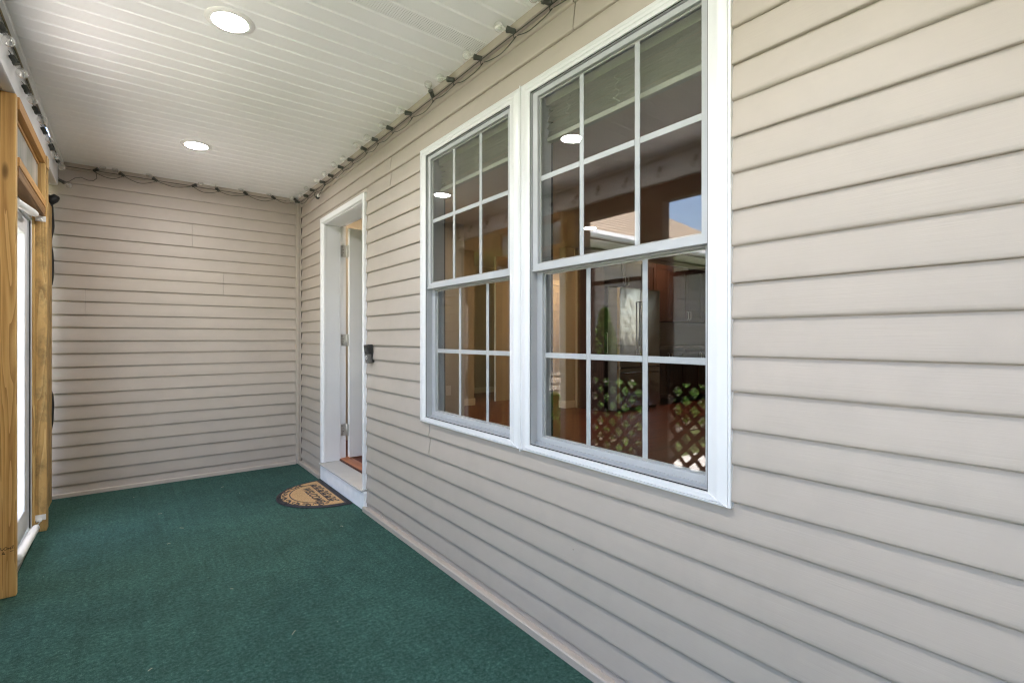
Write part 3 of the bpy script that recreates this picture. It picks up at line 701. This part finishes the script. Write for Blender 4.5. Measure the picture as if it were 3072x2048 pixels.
bx('head_stop', M_PW, df, 1.4725, 1.4800, yr, yl - 0.002, zh - 0.0015, zh + 0.030, 0.001)
bx('head_rabbet', M_PW, df, 1.4805, 1.5300, yr, yl + 0.0115, zh + 0.012, zh + 0.030, 0.001)
MB().prism([(1.304, 0.131), (1.304, 0.139), (1.309, 0.1435), (1.46, 0.1465), (1.47, 0.1465), (1.47, 0.131)], 3.430, 4.432, lambda p, a: (p[0], a, p[1])).build('sill', M_SILL, df, bevel=0.001)
bx('riser', M_RISER, df, 1.3180, 1.352, 3.4150, 4.430, 0.002, 0.1305, 0.002)
MB().prism([(1.471, 0.131), (1.471, 0.150), (1.478, 0.160), (1.545, 0.166), (1.57, 0.163), (1.57, 0.131)], 3.445, 4.418, lambda p, a: (p[0], a, p[1])).build('threshold', M_OAK, df)
ed = thing('entry_door', 'white entry door swung open inward on nickel hinges', 'door', (1.54, 4.37, 0.17))
bx('slab', M_DOOR, ed, 1.542, 2.445, 4.3405, 4.3850, 0.172, 2.190, 0.002)
for zc in (1.988, 1.203, 0.410):
    h = MB().box(1.4835, 1.534, 4.3965, 4.3995, zc - 0.051, zc + 0.051).build('hinge', M_NICK, ed, bevel=0.0)
    MB().box(1.5385, 1.5415, 4.346, 4.383, zc - 0.051, zc + 0.051).build('leaf', M_NICK, h)
    MB().tube([(1.5365, 4.390, zc - 0.053), (1.5365, 4.390, zc + 0.053)], 0.0062, 10).build('barrel', M_NICK, h, True)
    for j, (dx, dz) in enumerate(((0.012, 0.036), (0.022, 0.012), (0.022, -0.012), (0.012, -0.036))):
        MB().tube([(1.4835 + dx, 4.3962, zc + dz), (1.4835 + dx, 4.3967, zc + dz)], 0.0032, 8).build('screw', M_GAP, h)

# doorbell
db = bpy.data.objects.new('doorbell', None); COL.objects.link(db); db.location = (1.334, 3.325, 1.115)
tag(db, 'dark video doorbell with ring button beside the door casing', 'doorbell')
def dbx(name, mat, b, bev=0.002, p=None):
    o = MB().box(*b).build(name, mat, None, bevel=bev); o.parent = p or db; return o
dbx('bracket', M_BLK, (-0.014, 0.006, -0.030, 0.028, -0.062, 0.062))
dbx('body', M_BLK, (-0.038, -0.0145, -0.034, 0.030, -0.001, 0.063), 0.004)
dbx('faceplate', plain('graphite', (0.10, 0.097, 0.09), 0.35, 0.05), (-0.0385, -0.0145, -0.034, 0.030, -0.064, -0.0015), 0.004)
o = MB().tube([Vector((-0.040, -0.002 + 0.0125 * math.cos(a), -0.024 + 0.0125 * math.sin(a))) for a in [2 * math.pi * j / 24 for j in range(25)]], 0.0017, 6, False).build('button_ring', M_PLAS, None, True); o.parent = db
o = MB().tube([(-0.0395, -0.002, 0.030), (-0.0375, -0.002, 0.030)], 0.012, 16).build('camera_lens', plain('lens grey', (0.16, 0.16, 0.16), 0.2), None); o.parent = db
o = MB().tube([(-0.0395, -0.002, -0.053), (-0.0375, -0.002, -0.053)], 0.003, 8).build('screw', M_NICK, None); o.parent = db
db.rotation_euler = (0, R(-7), 0)

# ------------------------------------------------------------------ doormat
mat_ = thing('doormat', 'half round coir WELCOME doormat with dark scroll border at the door sill', 'doormat', (1.31, 4.0, 0))
CX, CY = 1.308, 4.0
def half(a, b, x0, n=40, cx=CX): # arc from (x0,CY+a) round to (x0,CY-a)
    return [(x0 - b * math.sin(t), CY + a * math.cos(t)) for t in [math.pi * i / n for i in range(n + 1)]]
def flat(poly, z0, z1): return MB().prism(poly, z0, z1, lambda p, a: (p[0], p[1], a))
smooth_angle(flat(half(0.380, 0.432, CX), 0.001, 0.009).build('rubber_base', M_RUB, mat_, bevel=0.003), 40)
flat(half(0.338, 0.352, CX - 0.045), 0.0092, 0.0135).build('coir_field', M_COIR, mat_, bevel=0.002)
for e, (a_, b_) in enumerate(((0.372, 0.420), (0.362, 0.408), (0.352, 0.395))):
    MB().tube([(x, y, 0.0088) for x, y in half(a_, b_, CX - 0.002)], 0.0022, 6).build('border_rib', M_RUB, mat_, True)
for xo in (0.008, 0.018, 0.028):
    MB().tube([(CX - xo, CY + 0.37, 0.0088), (CX - xo, CY - 0.37, 0.0088)], 0.0022, 6).build('border_rib', M_RUB, mat_, True)
def ribbon(pts, wdt, name='scroll'):
    mb = MB(); n = len(pts); vs = []
    for i in range(n):
        a, c = pts[max(i - 1, 0)], pts[min(i + 1, n - 1)]; dx, dy = c[0] - a[0], c[1] - a[1]; l = math.hypot(dx, dy) or 1
        ww = wdt[i] if isinstance(wdt, list) else wdt
        nx, ny = -dy / l * ww, dx / l * ww
        for zz in (0.0130, 0.0148): vs += [(pts[i][0] + nx, pts[i][1] + ny, zz), (pts[i][0] - nx, pts[i][1] - ny, zz)]
    fs = []
    for i in range(n - 1):
        p, q = 4 * i, 4 * i + 4
        fs += [(p, q, q + 1, p + 1), (p + 2, p + 3, q + 3, q + 2), (p, p + 2, q + 2, q), (p + 1, q + 1, q + 3, p + 3)]
    fs += [(0, 1, 3, 2), (4 * n - 4, 4 * n - 2, 4 * n - 1, 4 * n - 3)]
    return mb.add(vs, fs).build(name, M_RUB, mat_)
XI = 1.186
ribbon(half(0.252, 0.212, XI), 0.0042, 'inner_arc')
ribbon([(XI, CY + 0.256), (XI, CY - 0.256)], 0.0042, 'chord_line')
def spiral(cx, cy, r, a0, turn, grow=0.86, n=26):
    return [(cx + r * (1 - grow * i / n) * math.cos(a0 + turn * i / n), cy + r * (1 - grow * i / n) * math.sin(a0 + turn * i / n)) for i in range(n + 1)]
def taper(n, w0, w1): return [w0 + (w1 - w0) * i / n for i in range(n + 1)]
tp = taper(26, 0.0034, 0.0062)
for i in range(6):                                                # scrolls along the straight band
    yy = CY + 0.225 - i * 0.09; s = 1 if i % 2 else -1
    ribbon(spiral(1.218 + 0.004 * s, yy, 0.030, s * 1.2, s * 7.5), tp)
    ribbon(spiral(1.236, yy - 0.045, 0.017, -s * 0.6 + 3, -s * 5.2), taper(26, 0.003, 0.006))
    ribbon([(1.196, yy + 0.03), (1.203, yy + 0.01), (1.200, yy - 0.02), (1.209, yy - 0.045)], [0.003, 0.008, 0.008, 0.003])
for i in range(9):                                                # scrolls round the curved band
    t_ = math.pi * (0.10 + 0.80 * i / 8); s = 1 if i % 2 else -1
    px, py = XI + 0.01 - 0.286 * math.sin(t_), CY + 0.302 * math.cos(t_)
    ribbon(spiral(px, py, 0.030, t_ + s, s * 7.2), tp)
    px, py = XI + 0.01 - 0.262 * math.sin(t_ + 0.17), CY + 0.280 * math.cos(t_ + 0.17)
    ribbon(spiral(px, py, 0.017, -t_, -s * 5.4), taper(26, 0.003, 0.0055))
    q = [(XI - (0.232 + 0.012 * k) * math.sin(t_ + 0.06 * k - 0.1), CY + (0.268 + 0.008 * k) * math.cos(t_ + 0.06 * k - 0.1)) for k in range(4)]
    ribbon(q, [0.003, 0.009, 0.007, 0.002])
fc = bpy.data.curves.new('welcome', 'FONT'); fc.body = 'WELCOME'; fc.size = 0.082; fc.align_x = 'CENTER'; fc.extrude = 0.0010; fc.space_character = 1.10; fc.shear = 0.12; fc.offset = 0.0016
to = bpy.data.objects.new('welcome', fc); COL.objects.link(to)
dg = bpy.context.evaluated_depsgraph_get(); me = bpy.data.meshes.new_from_object(to.evaluated_get(dg)); bpy.data.objects.remove(to)
me.materials.clear(); me.materials.append(M_RUB)
lt = bpy.data.objects.new('lettering', me); COL.objects.link(lt); par(lt, mat_)
me.transform(Matrix.Translation((1.100, CY - 0.032, 0.0140)) @ Matrix.Rotation(R(-90), 4, 'Z'))

# ------------------------------------------------------------------ recessed porch lights
def downlight(label, x, y):
    t = thing('recessed_light', label, 'ceiling light', (x, y, CEIL), 'recessed porch lights')
    MB().lathe([(0.068, -0.004), (0.0945, -0.004), (0.096, -0.001), (0.094, 0.003), (0.074, 0.0065), (0.068, 0.0065), (0.068, -0.004)], (x, y, CEIL), (0, 0, -1), 40, False).build('trim_ring', M_PLAS, t, True)
    MB().tube([(x, y, CEIL - 0.0045), (x, y, CEIL - 0.0060)], 0.067, 40).build('lens', M_LENS, t)
downlight('lit recessed light nearer the viewpoint in the white soffit', 0.343, 2.408)
downlight('lit recessed light farther along the white soffit near the end wall', 0.377, 4.10)
downlight('lit recessed light above the viewpoint', 0.32, 0.72)

# ------------------------------------------------------------------ string lights
def bulb(parent, base, d, r=0.0215):
    d = Vector(d).normalized(); base = Vector(base)
    s_ = MB().lathe([(0.006, -0.004), (0.0105, -0.002), (0.0115, 0.004), (0.0115, 0.022), (0.0135, 0.026), (0.0135, 0.036), (0.010, 0.037)], base, d, 12).build('socket', M_CORD, parent, True)
    smooth_angle(s_, 40)
    prof = [(0.0075, 0.037), (0.0085, 0.044)] + [(r * math.sin(a), 0.050 + r - r * math.cos(a)) for a in [R(28 + 152 * i / 11) for i in range(12)]]
    MB().lathe(prof, base, d, 18).build('bulb', M_BULB, s_, True)
    f = base + d * 0.040; u = d.orthogonal().normalized()
    MB().tube([f, f + d * 0.014 + u * 0.004, f + d * 0.020, f + d * 0.014 - u * 0.004, f + d * 0.002], 0.0007, 5).build('filament', M_NICK, s_)
def string(label, sock, dirs, cable_pts, extra=None, r=0.0021):
    t = thing('string_light', label, 'string light', sock[0], 'globe string lights')
    for p, d in zip(sock, dirs): bulb(t, p, d)
    for pts in cable_pts: MB().tube(pts, r, 6).build('cable', M_CORD, t, True)
    return t
def droop(a, b, sag, out, n=12, wob=0.004):
    a, b = Vector(a), Vector(b); P = []
    ph_ = random.uniform(0, 6)
    for i in range(n + 1):
        f = i / n; p = a.lerp(b, f); p.z -= sag * 4 * f * (1 - f) - wob * math.sin(f * 9 + ph_) * f * (1 - f) * 2
        p += Vector(out) * (0.4 * math.sin(f * math.pi)); P.append(p)
    return P
# right wall run
ysock = [0.98, 1.20, 1.431, 1.66, 1.915, 2.157, 2.378, 2.645, 2.895, 3.136, 3.341, 3.596, 3.80, 4.04, 4.253, 4.538, 4.739, 5.02]
S = []; Dr = []
for y in ysock:
    S.append((1.300, y + random.uniform(-.008, .008), 2.519 + random.uniform(-.004, .004)))
    Dr.append((-0.72 + random.uniform(-.1, .1), 0.52 + random.uniform(-.3, .2), 0.20 + random.uniform(-.12, .12)))
Dr[6] = (-0.5, -0.4, 0.35)
cab = []
for a, b_ in zip(S, S[1:]):
    cab.append(droop((a[0] + 0.012, a[1] + 0.004, a[2] - 0.014), (b_[0] + 0.012, b_[1] - 0.004, b_[2] - 0.014), 0.008 + 0.016 * random.random(), (-0.003, 0, 0)))
    cab.append([(a[0] + 0.012, a[1] + 0.004, a[2] - 0.014), (a[0] + 0.004, a[1] + 0.010, a[2] - 0.022), (a[0] - 0.002, a[1] + 0.004, a[2] - 0.012), (a[0] + 0.004, a[1] - 0.004, a[2])])
cab.append([(1.3145, -1.0 + 0.14 * j, 2.5275 + 0.0012 * math.sin(j * 1.3)) for j in range(44)])
sr = string('string of clear globe bulbs under the soffit above the windows and the entry door', S, Dr, cab)
# loose plug hanging at the far end
MB().tube([(1.300, 4.235, 2.505), (1.296, 4.25, 2.49), (1.297, 4.30, 2.475), (1.300, 4.36, 2.462), (1.302, 4.405, 2.452)], 0.0024, 6).build('plug_cable', M_CORD, sr, True)
MB().tube([(1.302, 4.53, 2.500), (1.298, 4.525, 2.470), (1.300, 4.49, 2.448), (1.303, 4.45, 2.442)], 0.0024, 6).build('plug_cable', M_CORD, sr, True)
MB().lathe([(0.008, 0), (0.016, 0.003), (0.018, 0.012), (0.016, 0.022), (0.008, 0.026)], (1.300, 4.455, 2.437), (0, -0.9, 0.35), 12).build('plug', M_BLK, sr, True)
MB().lathe([(0.006, 0), (0.013, 0.002), (0.013, 0.020), (0.006, 0.022)], (1.300, 4.430, 2.447), (0, -0.9, 0.35), 12).build('plug_cap', M_PLAS, sr, True)
# end wall run
S = [(-0.214, 5.092, 2.531), (-0.028, 5.092, 2.529), (0.189, 5.092, 2.530), (0.438, 5.092, 2.533), (0.639, 5.092, 2.527), (0.863, 5.092, 2.535), (1.099, 5.092, 2.537), (1.29, 5.085, 2.541)]
Dr = [(0.8, -0.45, 0.45), (-0.75, -0.45, 0.4), (-0.8, -0.5, 0.4), (0.8, -0.4, 0.35), (-0.6, -0.5, 0.4), (-0.8, -0.45, 0.45), (-0.85, -0.4, 0.4), (-0.6, -0.5, 0.3)]
cab = [droop(a, b_, 0.026 + 0.014 * random.random(), (0, -0.01, 0)) for a, b_ in zip(S, S[1:])]
cab.append([(-0.385, 5.085, 2.405), (-0.36, 5.082, 2.415), (-0.325, 5.082, 2.450), (-0.29, 5.082, 2.462), (-0.25, 5.082, 2.448), (-0.215, 5.082, 2.450), (-0.195, 5.084, 2.475), (-0.20, 5.088, 2.515), (-0.214, 5.092, 2.531)])
cab += [[(-0.38 + 0.113 * j, 5.0985, 2.5345 + 0.001 * math.sin(j * 2)) for j in range(15)]]
string('string of clear globe bulbs along the top of the end wall', S, Dr, cab)
# beam run
S, Dr = [], []
for y, z in [(1.95, 2.473), (2.25, 2.47), (2.56, 2.472), (2.859, 2.478), (3.107, 2.458), (3.446, 2.461), (3.78, 2.477), (4.117, 2.477), (4.491, 2.488), (4.80, 2.495)]:
    S.append((-0.411, y, z + 0.014)); Dr.append((0.34 + random.uniform(-.12, .12), 0.05 + random.uniform(-.2, .2), -0.85))
S.append((-0.411, 5.07, 2.415)); Dr.append((0.60, -0.3, -0.40))
cab = []
for a in S: cab.append([(a[0], a[1], a[2]), (a[0] - 0.002, a[1] - 0.008, a[2] + 0.008), (a[0] - 0.006, a[1] - 0.020, a[2] + 0.012)])
cab.append([(-0.4135, 1.5 + 0.12 * j, 2.5435 + 0.0016 * math.sin(j * 1.7)) for j in range(30)])
string('string of clear globe bulbs hanging down the white beam', S, Dr, cab, r=0.0019)

# ------------------------------------------------------------------ interior seen through the glass and the doorway
struct(MB().box(1.471, 9.4, -3.1, 8.6, 0.02, 0.160).build('interior_floor', M_FLOORW), 'glossy red oak floor inside the house')
struct(MB().box(1.471, 9.4, -3.1, 8.6, 2.60, 2.66).build('interior_ceiling', M_ICEIL), 'interior ceiling inside the house')
def iwall(label, x0, x1, y0, y1, mt, base=True, sides=('-y',)):
    t = thing('interior_wall', label, 'interior wall', ((x0 + x1) / 2, (y0 + y1) / 2, 0.16))
    bx('plaster', mt, t, x0, x1, y0, y1, 0.1605, 2.5995)
    if base:
        if '-y' in sides: bx('baseboard', M_IDOOR, t, x0, x1, y0 - 0.014, y0 - 0.001, 0.1605, 0.27, 0.003)
        if '-x' in sides: bx('baseboard', M_IDOOR, t, x0 - 0.014, x0 - 0.001, y0 - 0.014, y1, 0.1605, 0.27, 0.003)
        if '+x' in sides: bx('baseboard', M_IDOOR, t, x1 + 0.001, x1 + 0.014, y0 - 0.014, y1, 0.1605, 0.27, 0.003)
    return t
w1 = iwall('pale interior wall stub seen through the window nearer the entry door', 1.4715, 3.24, 5.150, 5.27, M_GREYW)
bx('outlet', M_PLAS, w1, 2.98, 3.05, 5.144, 5.1495, 0.54, 0.655, 0.002)
iwall('tan interior wall at the back of the hall', 1.4715, 4.35, 6.62, 6.75, M_TAN, sides=('-y', '+x'))
iwall('tan far wall of the hall holding the panelled door', 4.20, 9.4, 8.02, 8.15, M_TAN)
iwall('tan wall end post with baseboard beside the dark pantry', 5.24, 5.42, 5.46, 5.60, M_TAN, sides=('-y', '-x'))
iwall('back wall of the kitchen behind the cabinets', 5.425, 9.3, 5.40, 5.45, M_TAN, base=False)
sw = thing('interior_wall', 'side wall at the far side of the kitchen with a narrow window', 'interior wall', (9.35, 2, 0.16))
MB().slab([-3.1, 1.64, 1.92, 8.6], [0.1605, 1.10, 2.30, 2.5995], lambda u, v: not (1.64 < u < 1.92 and 1.10 < v < 2.30), 9.3, 9.4, lambda u, v, d: (d, u, v)).build('plaster', M_TAN, sw)
MB().box(9.35, 9.354, 1.64, 1.92, 1.10, 2.30).build('glass_pane', M_GLD, sw)
iwall('end wall of the house interior near the viewpoint', 1.4715, 9.3, -3.1, -3.0, M_TAN, base=False)
idr = thing('panelled_door', 'cream six panel door lit warmly at the back of the hall', 'door', (6.2, 6.9, 0.16))
dy = 6.80
bx('slab', M_IDOOR, idr, 5.80, 6.62, dy, dy + 0.035, 0.17, 2.19)
for px in (5.90, 6.25):
    for z0, z1 in ((0.30, 0.92), (1.02, 1.74), (1.84, 2.08)):
        MB().slab([px, px + 0.02, px + 0.25, px + 0.27], [z0, z0 + 0.02, z1 - 0.02, z1], lambda u, v: not (px + 0.02 < u < px + 0.25 and z0 + 0.02 < v < z1 - 0.02), dy - 0.012, dy - 0.0005, lambda u, v, d: (u, d, v)).build('panel_moulding', M_IDOOR, idr)
bx('head_casing', M_IDOOR, idr, 5.70, 6.72, dy - 0.02, dy + 0.03, 2.2005, 2.29); bx('side_casing', M_IDOOR, idr, 5.70, 5.79, dy - 0.02, dy + 0.03, 0.161, 2.20); bx('side_casing', M_IDOOR, idr, 6.63, 6.72, dy - 0.02, dy + 0.03, 0.161, 2.20)
MB().lathe([(0.012, 0), (0.012, 0.03), (0.028, 0.04), (0.03, 0.055), (0.012, 0.068)], (5.85, dy - 0.0005, 1.10), (0, -1, 0), 14).build('knob', M_NICK, idr, True)
bx('wall_around', M_TAN, idr, 4.90, 5.695, dy, dy + 0.04, 0.161, 2.599); bx('wall_around', M_TAN, idr, 6.725, 8.0, dy, dy + 0.04, 0.161, 2.599); bx('wall_above', M_TAN, idr, 5.696, 6.724, dy, dy + 0.04, 2.2905, 2.599)
def handle(p, x, y, z0, z1):
    MB().tube([(x, y, z0), (x, y - 0.028, z0), (x, y - 0.028, z1), (x, y, z1)], 0.005, 6).build('handle', M_NICK, p)
def cabinet(label, x0, x1, y0, y1, z0, z1, ndoor, hz, cat='cabinet'):
    t = thing('kitchen_cabinet', label, cat, (x0, y0, z0), 'dark kitchen cabinets')
    bx('carcass', M_ESP, t, x0, x1, y0 + 0.022, y1, z0, z1)
    wd = (x1 - x0) / ndoor
    for i in range(ndoor):
        a, c = x0 + i * wd + 0.003, x0 + (i + 1) * wd - 0.003
        d = MB().slab([a, a + 0.07, c - 0.07, c], [z0 + 0.003, z0 + 0.075, z1 - 0.075, z1 - 0.003], lambda u, v: not (a + 0.07 < u < c - 0.07 and z0 + 0.075 < v < z1 - 0.075), y0, y0 + 0.02, lambda u, v, q: (u, q, v)).build('cabinet_door', M_ESP, t)
        MB().box(a + 0.07, c - 0.07, y0 + 0.012, y0 + 0.02, z0 + 0.075, z1 - 0.075).build('inset', M_ESP, d)
        handle(d, c - 0.035 if i % 2 == 0 else a + 0.035, y0, hz[0], hz[1])
    return t
cabinet('tall dark pantry cabinet left of the fridge', 5.425, 5.505, 4.86, 5.395, 0.161, 2.45, 1, (1.0, 1.3))
cabinet('dark cabinet above the fridge', 5.51, 6.44, 4.92, 5.395, 1.98, 2.45, 2, (2.02, 2.14))
cabinet('dark upper cabinets over the counter lit from above', 6.45, 9.2, 5.05, 5.395, 1.50, 2.45, 6, (1.55, 1.68))
cabinet('dark base cabinets under the counter right of the fridge', 6.45, 9.2, 4.80, 5.395, 0.26, 1.045, 6, (0.85, 0.98))
ct = tag(MB().box(6.447, 9.2, 4.765, 5.395, 1.047, 1.085).build('countertop', M_STONE), 'dark speckled countertop right of the fridge', 'countertop')
bs = tag(MB().box(6.447, 9.2, 5.372, 5.397, 1.088, 1.498).build('backsplash', M_GREYW), 'pale backsplash between counter and upper cabinets', 'backsplash')
fr = thing('refrigerator', 'stainless refrigerator standing left of the dark cabinets', 'fridge', (5.95, 4.66, 0.16))
bx('body', plain('fridge side', (0.16, 0.16, 0.165), 0.4, 0.03), fr, 5.512, 6.435, 4.70, 5.36, 0.18, 1.945)
bx('door', M_STEEL, fr, 5.512, 5.971, 4.640, 4.698, 0.80, 1.945, 0.006)
bx('door', M_STEEL, fr, 5.976, 6.435, 4.640, 4.698, 0.80, 1.945, 0.006)
bx('freezer_drawer', M_STEEL, fr, 5.512, 6.435, 4.640, 4.698, 0.22, 0.79, 0.006)
for x in (5.94, 6.007): MB().tube([(x, 4.64, 0.95), (x, 4.59, 0.95), (x, 4.59, 1.75), (x, 4.64, 1.75)], 0.011, 8).build('handle', M_STEEL, fr, True)
MB().tube([(5.60, 4.64, 0.72), (5.60, 4.59, 0.72), (6.35, 4.59, 0.72), (6.35, 4.64, 0.72)], 0.011, 8).build('handle', M_STEEL, fr, True)
# coil of pale cable hung on the wall stub
ck = MB()
pts = [(2.42 + 0.10 * math.cos(a) * (1 + 0.1 * math.sin(3 * a)), 5.135 + 0.004 * math.sin(2 * a), 1.58 + 0.13 * math.sin(a) * (1 + 0.08 * math.cos(2 * a))) for a in [j * 0.3 for j in range(64)]]
ck.tube(pts, 0.005, 6)
tag(ck.build('cable_coil', M_PLAS, None, True), 'coil of pale cable hung on the interior wall', 'cable')
M_HLENS = emit('bright warm lamp lens', (1.0, 0.70, 0.38), 38.0)
def ilight(label, x, y, lm=M_ILENS):
    t = thing('interior_light', label, 'ceiling light', (x, y, 2.6), 'recessed interior lights')
    MB().lathe([(0.07, -0.004), (0.095, -0.004), (0.094, 0.003), (0.07, 0.006), (0.07, -0.004)], (x, y, 2.5995), (0, 0, -1), 24, False).build('trim_ring', M_PLAS, t, True)
    MB().tube([(x, y, 2.5965), (x, y, 2.594)], 0.075, 24).build('lens', lm, t)
ilight('warm lit recessed light inside near the pantry', 4.58, 4.34)
ilight('warm lit recessed light inside before the kitchen cabinets', 7.0, 4.62)
ilight('warm lit recessed light in the hall before the panelled door', 6.15, 6.15, M_HLENS)
ilight('warm lit recessed light in the hall behind the wall stub', 3.0, 6.0)
ilight('added unseen recessed light brightening the wall stub inside the entry door', 2.15, 4.45)  # extra lamp hidden by the siding, added to light the stub and door

# ------------------------------------------------------------------ shrubs outside by the wing wall
def arborvitae(label, x, y, h, r):
    t = thing('arborvitae', label, 'shrub', (x, y, -0.45), 'shrubs by the wing wall')
    MB().tube([(x, y, -0.45), (x, y, -0.45 + h * 0.5)], [0.035, 0.015], 8).build('trunk', M_BARK, t)
    mb = MB(); rnd = random.Random(int(x * 1000))
    for _ in range(5200):
        f = rnd.random() ** 0.8; a = rnd.uniform(0, 6.283); z = 0.04 + f * (h - 0.04)
        rad = r * (1 - f) ** 0.75 * (0.55 + 0.45 * rnd.random()) * (1 + 0.18 * math.sin(a * 5 + f * 17)) + 0.012
        c = Vector((x + rad * math.cos(a), y + rad * math.sin(a), -0.45 + z))
        d = Vector((math.cos(a) * 0.5, math.sin(a) * 0.5, 1)).normalized(); d = (d + Vector((rnd.uniform(-.5, .5), rnd.uniform(-.5, .5), rnd.uniform(-.4, .4)))).normalized()
        s_ = d.cross(Vector((rnd.uniform(-1, 1), rnd.uniform(-1, 1), rnd.uniform(-1, 1)))).normalized(); l = rnd.uniform(.03, .06); wv = l * 0.4
        mb.add([c - s_ * wv * .5, c + d * l * .6 - s_ * wv, c + d * l, c + d * l * .6 + s_ * wv], [(0, 1, 2, 3)])
    mb.build('foliage', M_LEAF, t, kind='stuff')
arborvitae('conical green arborvitae by the wing wall mirrored in the near window', -2.33, 4.56, 2.05, 0.36)
arborvitae('smaller green arborvitae by the wing wall farther out', -3.30, 4.55, 1.75, 0.34)
arborvitae('low green arborvitae by the wing wall beside the storm door', -1.45, 4.60, 0.95, 0.34)

def bush(label, x, y, h, r):
    t = thing('foundation_shrub', label, 'shrub', (x, y, -0.45), 'low shrubs along the wing wall')
    MB().tube([(x, y, -0.45), (x + 0.02, y, -0.45 + h * 0.45)], [0.03, 0.014], 8).build('stem', M_BARK, t)
    mb = MB(); rnd = random.Random(int(x * 977))
    for _ in range(1900):
        u, v = rnd.random(), rnd.random(); th = math.acos(1 - 1.25 * u); a = 6.283 * v; k = (0.62 + 0.38 * rnd.random()) * (1 + 0.16 * math.sin(a * 4 + x) + 0.1 * math.sin(th * 7 + a * 2))
        c = Vector((x + r * k * math.sin(th) * math.cos(a), y + 0.8 * r * k * math.sin(th) * math.sin(a), -0.45 + h * 0.42 + h * 0.58 * k * math.cos(th)))
        d = (Vector((math.cos(a), math.sin(a), 0.7)) + Vector((rnd.uniform(-.8, .8), rnd.uniform(-.8, .8), rnd.uniform(-.5, .8)))).normalized()
        s_ = d.cross(Vector((rnd.uniform(-1, 1), rnd.uniform(-1, 1), rnd.uniform(-1, 1)))).normalized(); l = rnd.uniform(.045, .085); wv = l * 0.32
        mb.add([c - s_ * wv * .4, c + d * l * .5 - s_ * wv, c + d * l, c + d * l * .5 + s_ * wv], [(0, 1, 2, 3)])
    mb.build('foliage', M_LEAF, t, kind='stuff')
for i, (x, h, r) in enumerate([(-2.85, 1.05, 0.40), (-3.85, 1.15, 0.48), (-4.70, 1.25, 0.50), (-5.55, 1.20, 0.52), (-6.45, 1.30, 0.55)]):
    bush(['low leafy shrub between the two tall arborvitae', 'low leafy shrub just beyond the second arborvitae', 'middle low leafy shrub along the wing wall', 'wide low leafy shrub farther along the wing wall', 'farthest low leafy shrub along the wing wall'][i], x, 4.5, h, r)

# a few bits of dry straw and lint lying on the carpet, and nail dimples in the near siding
lm_ = MB(); rnd = random.Random(5)
for x, y in [(1.096, 3.227), (0.272, 3.83), (0.175, 4.232), (0.694, 4.415), (0.19, 3.581), (0.399, 2.749), (0.034, 4.789), (0.064, 2.263), (0.543, 2.184), (0.611, 4.675)]:
    a = rnd.uniform(0, 3.1); l = rnd.uniform(.006, .015); dx, dy = math.cos(a) * l, math.sin(a) * l; wv = 0.0011
    lm_.tube([(x - dx, y - dy, 0.0022), (x + rnd.uniform(-.004, .004), y + rnd.uniform(-.004, .004), 0.0035), (x + dx, y + dy, 0.0022)], wv, 5)
ob = lm_.build('straw_bits', plain('dry straw', (0.38, 0.36, 0.27), 0.8, 0.2, 60)); ob['kind'] = 'stuff'; ob['label'] = 'scattered bits of dry straw and lint on the green carpet'
for y, z in [(0.241, 0.982), (1.35, 0.42)]:
    MB().tube([(XW + 0.0015, y, z), (XW - 0.0006, y, z)], 0.0012, 8).build('nail_dimple', M_GAP, wall)
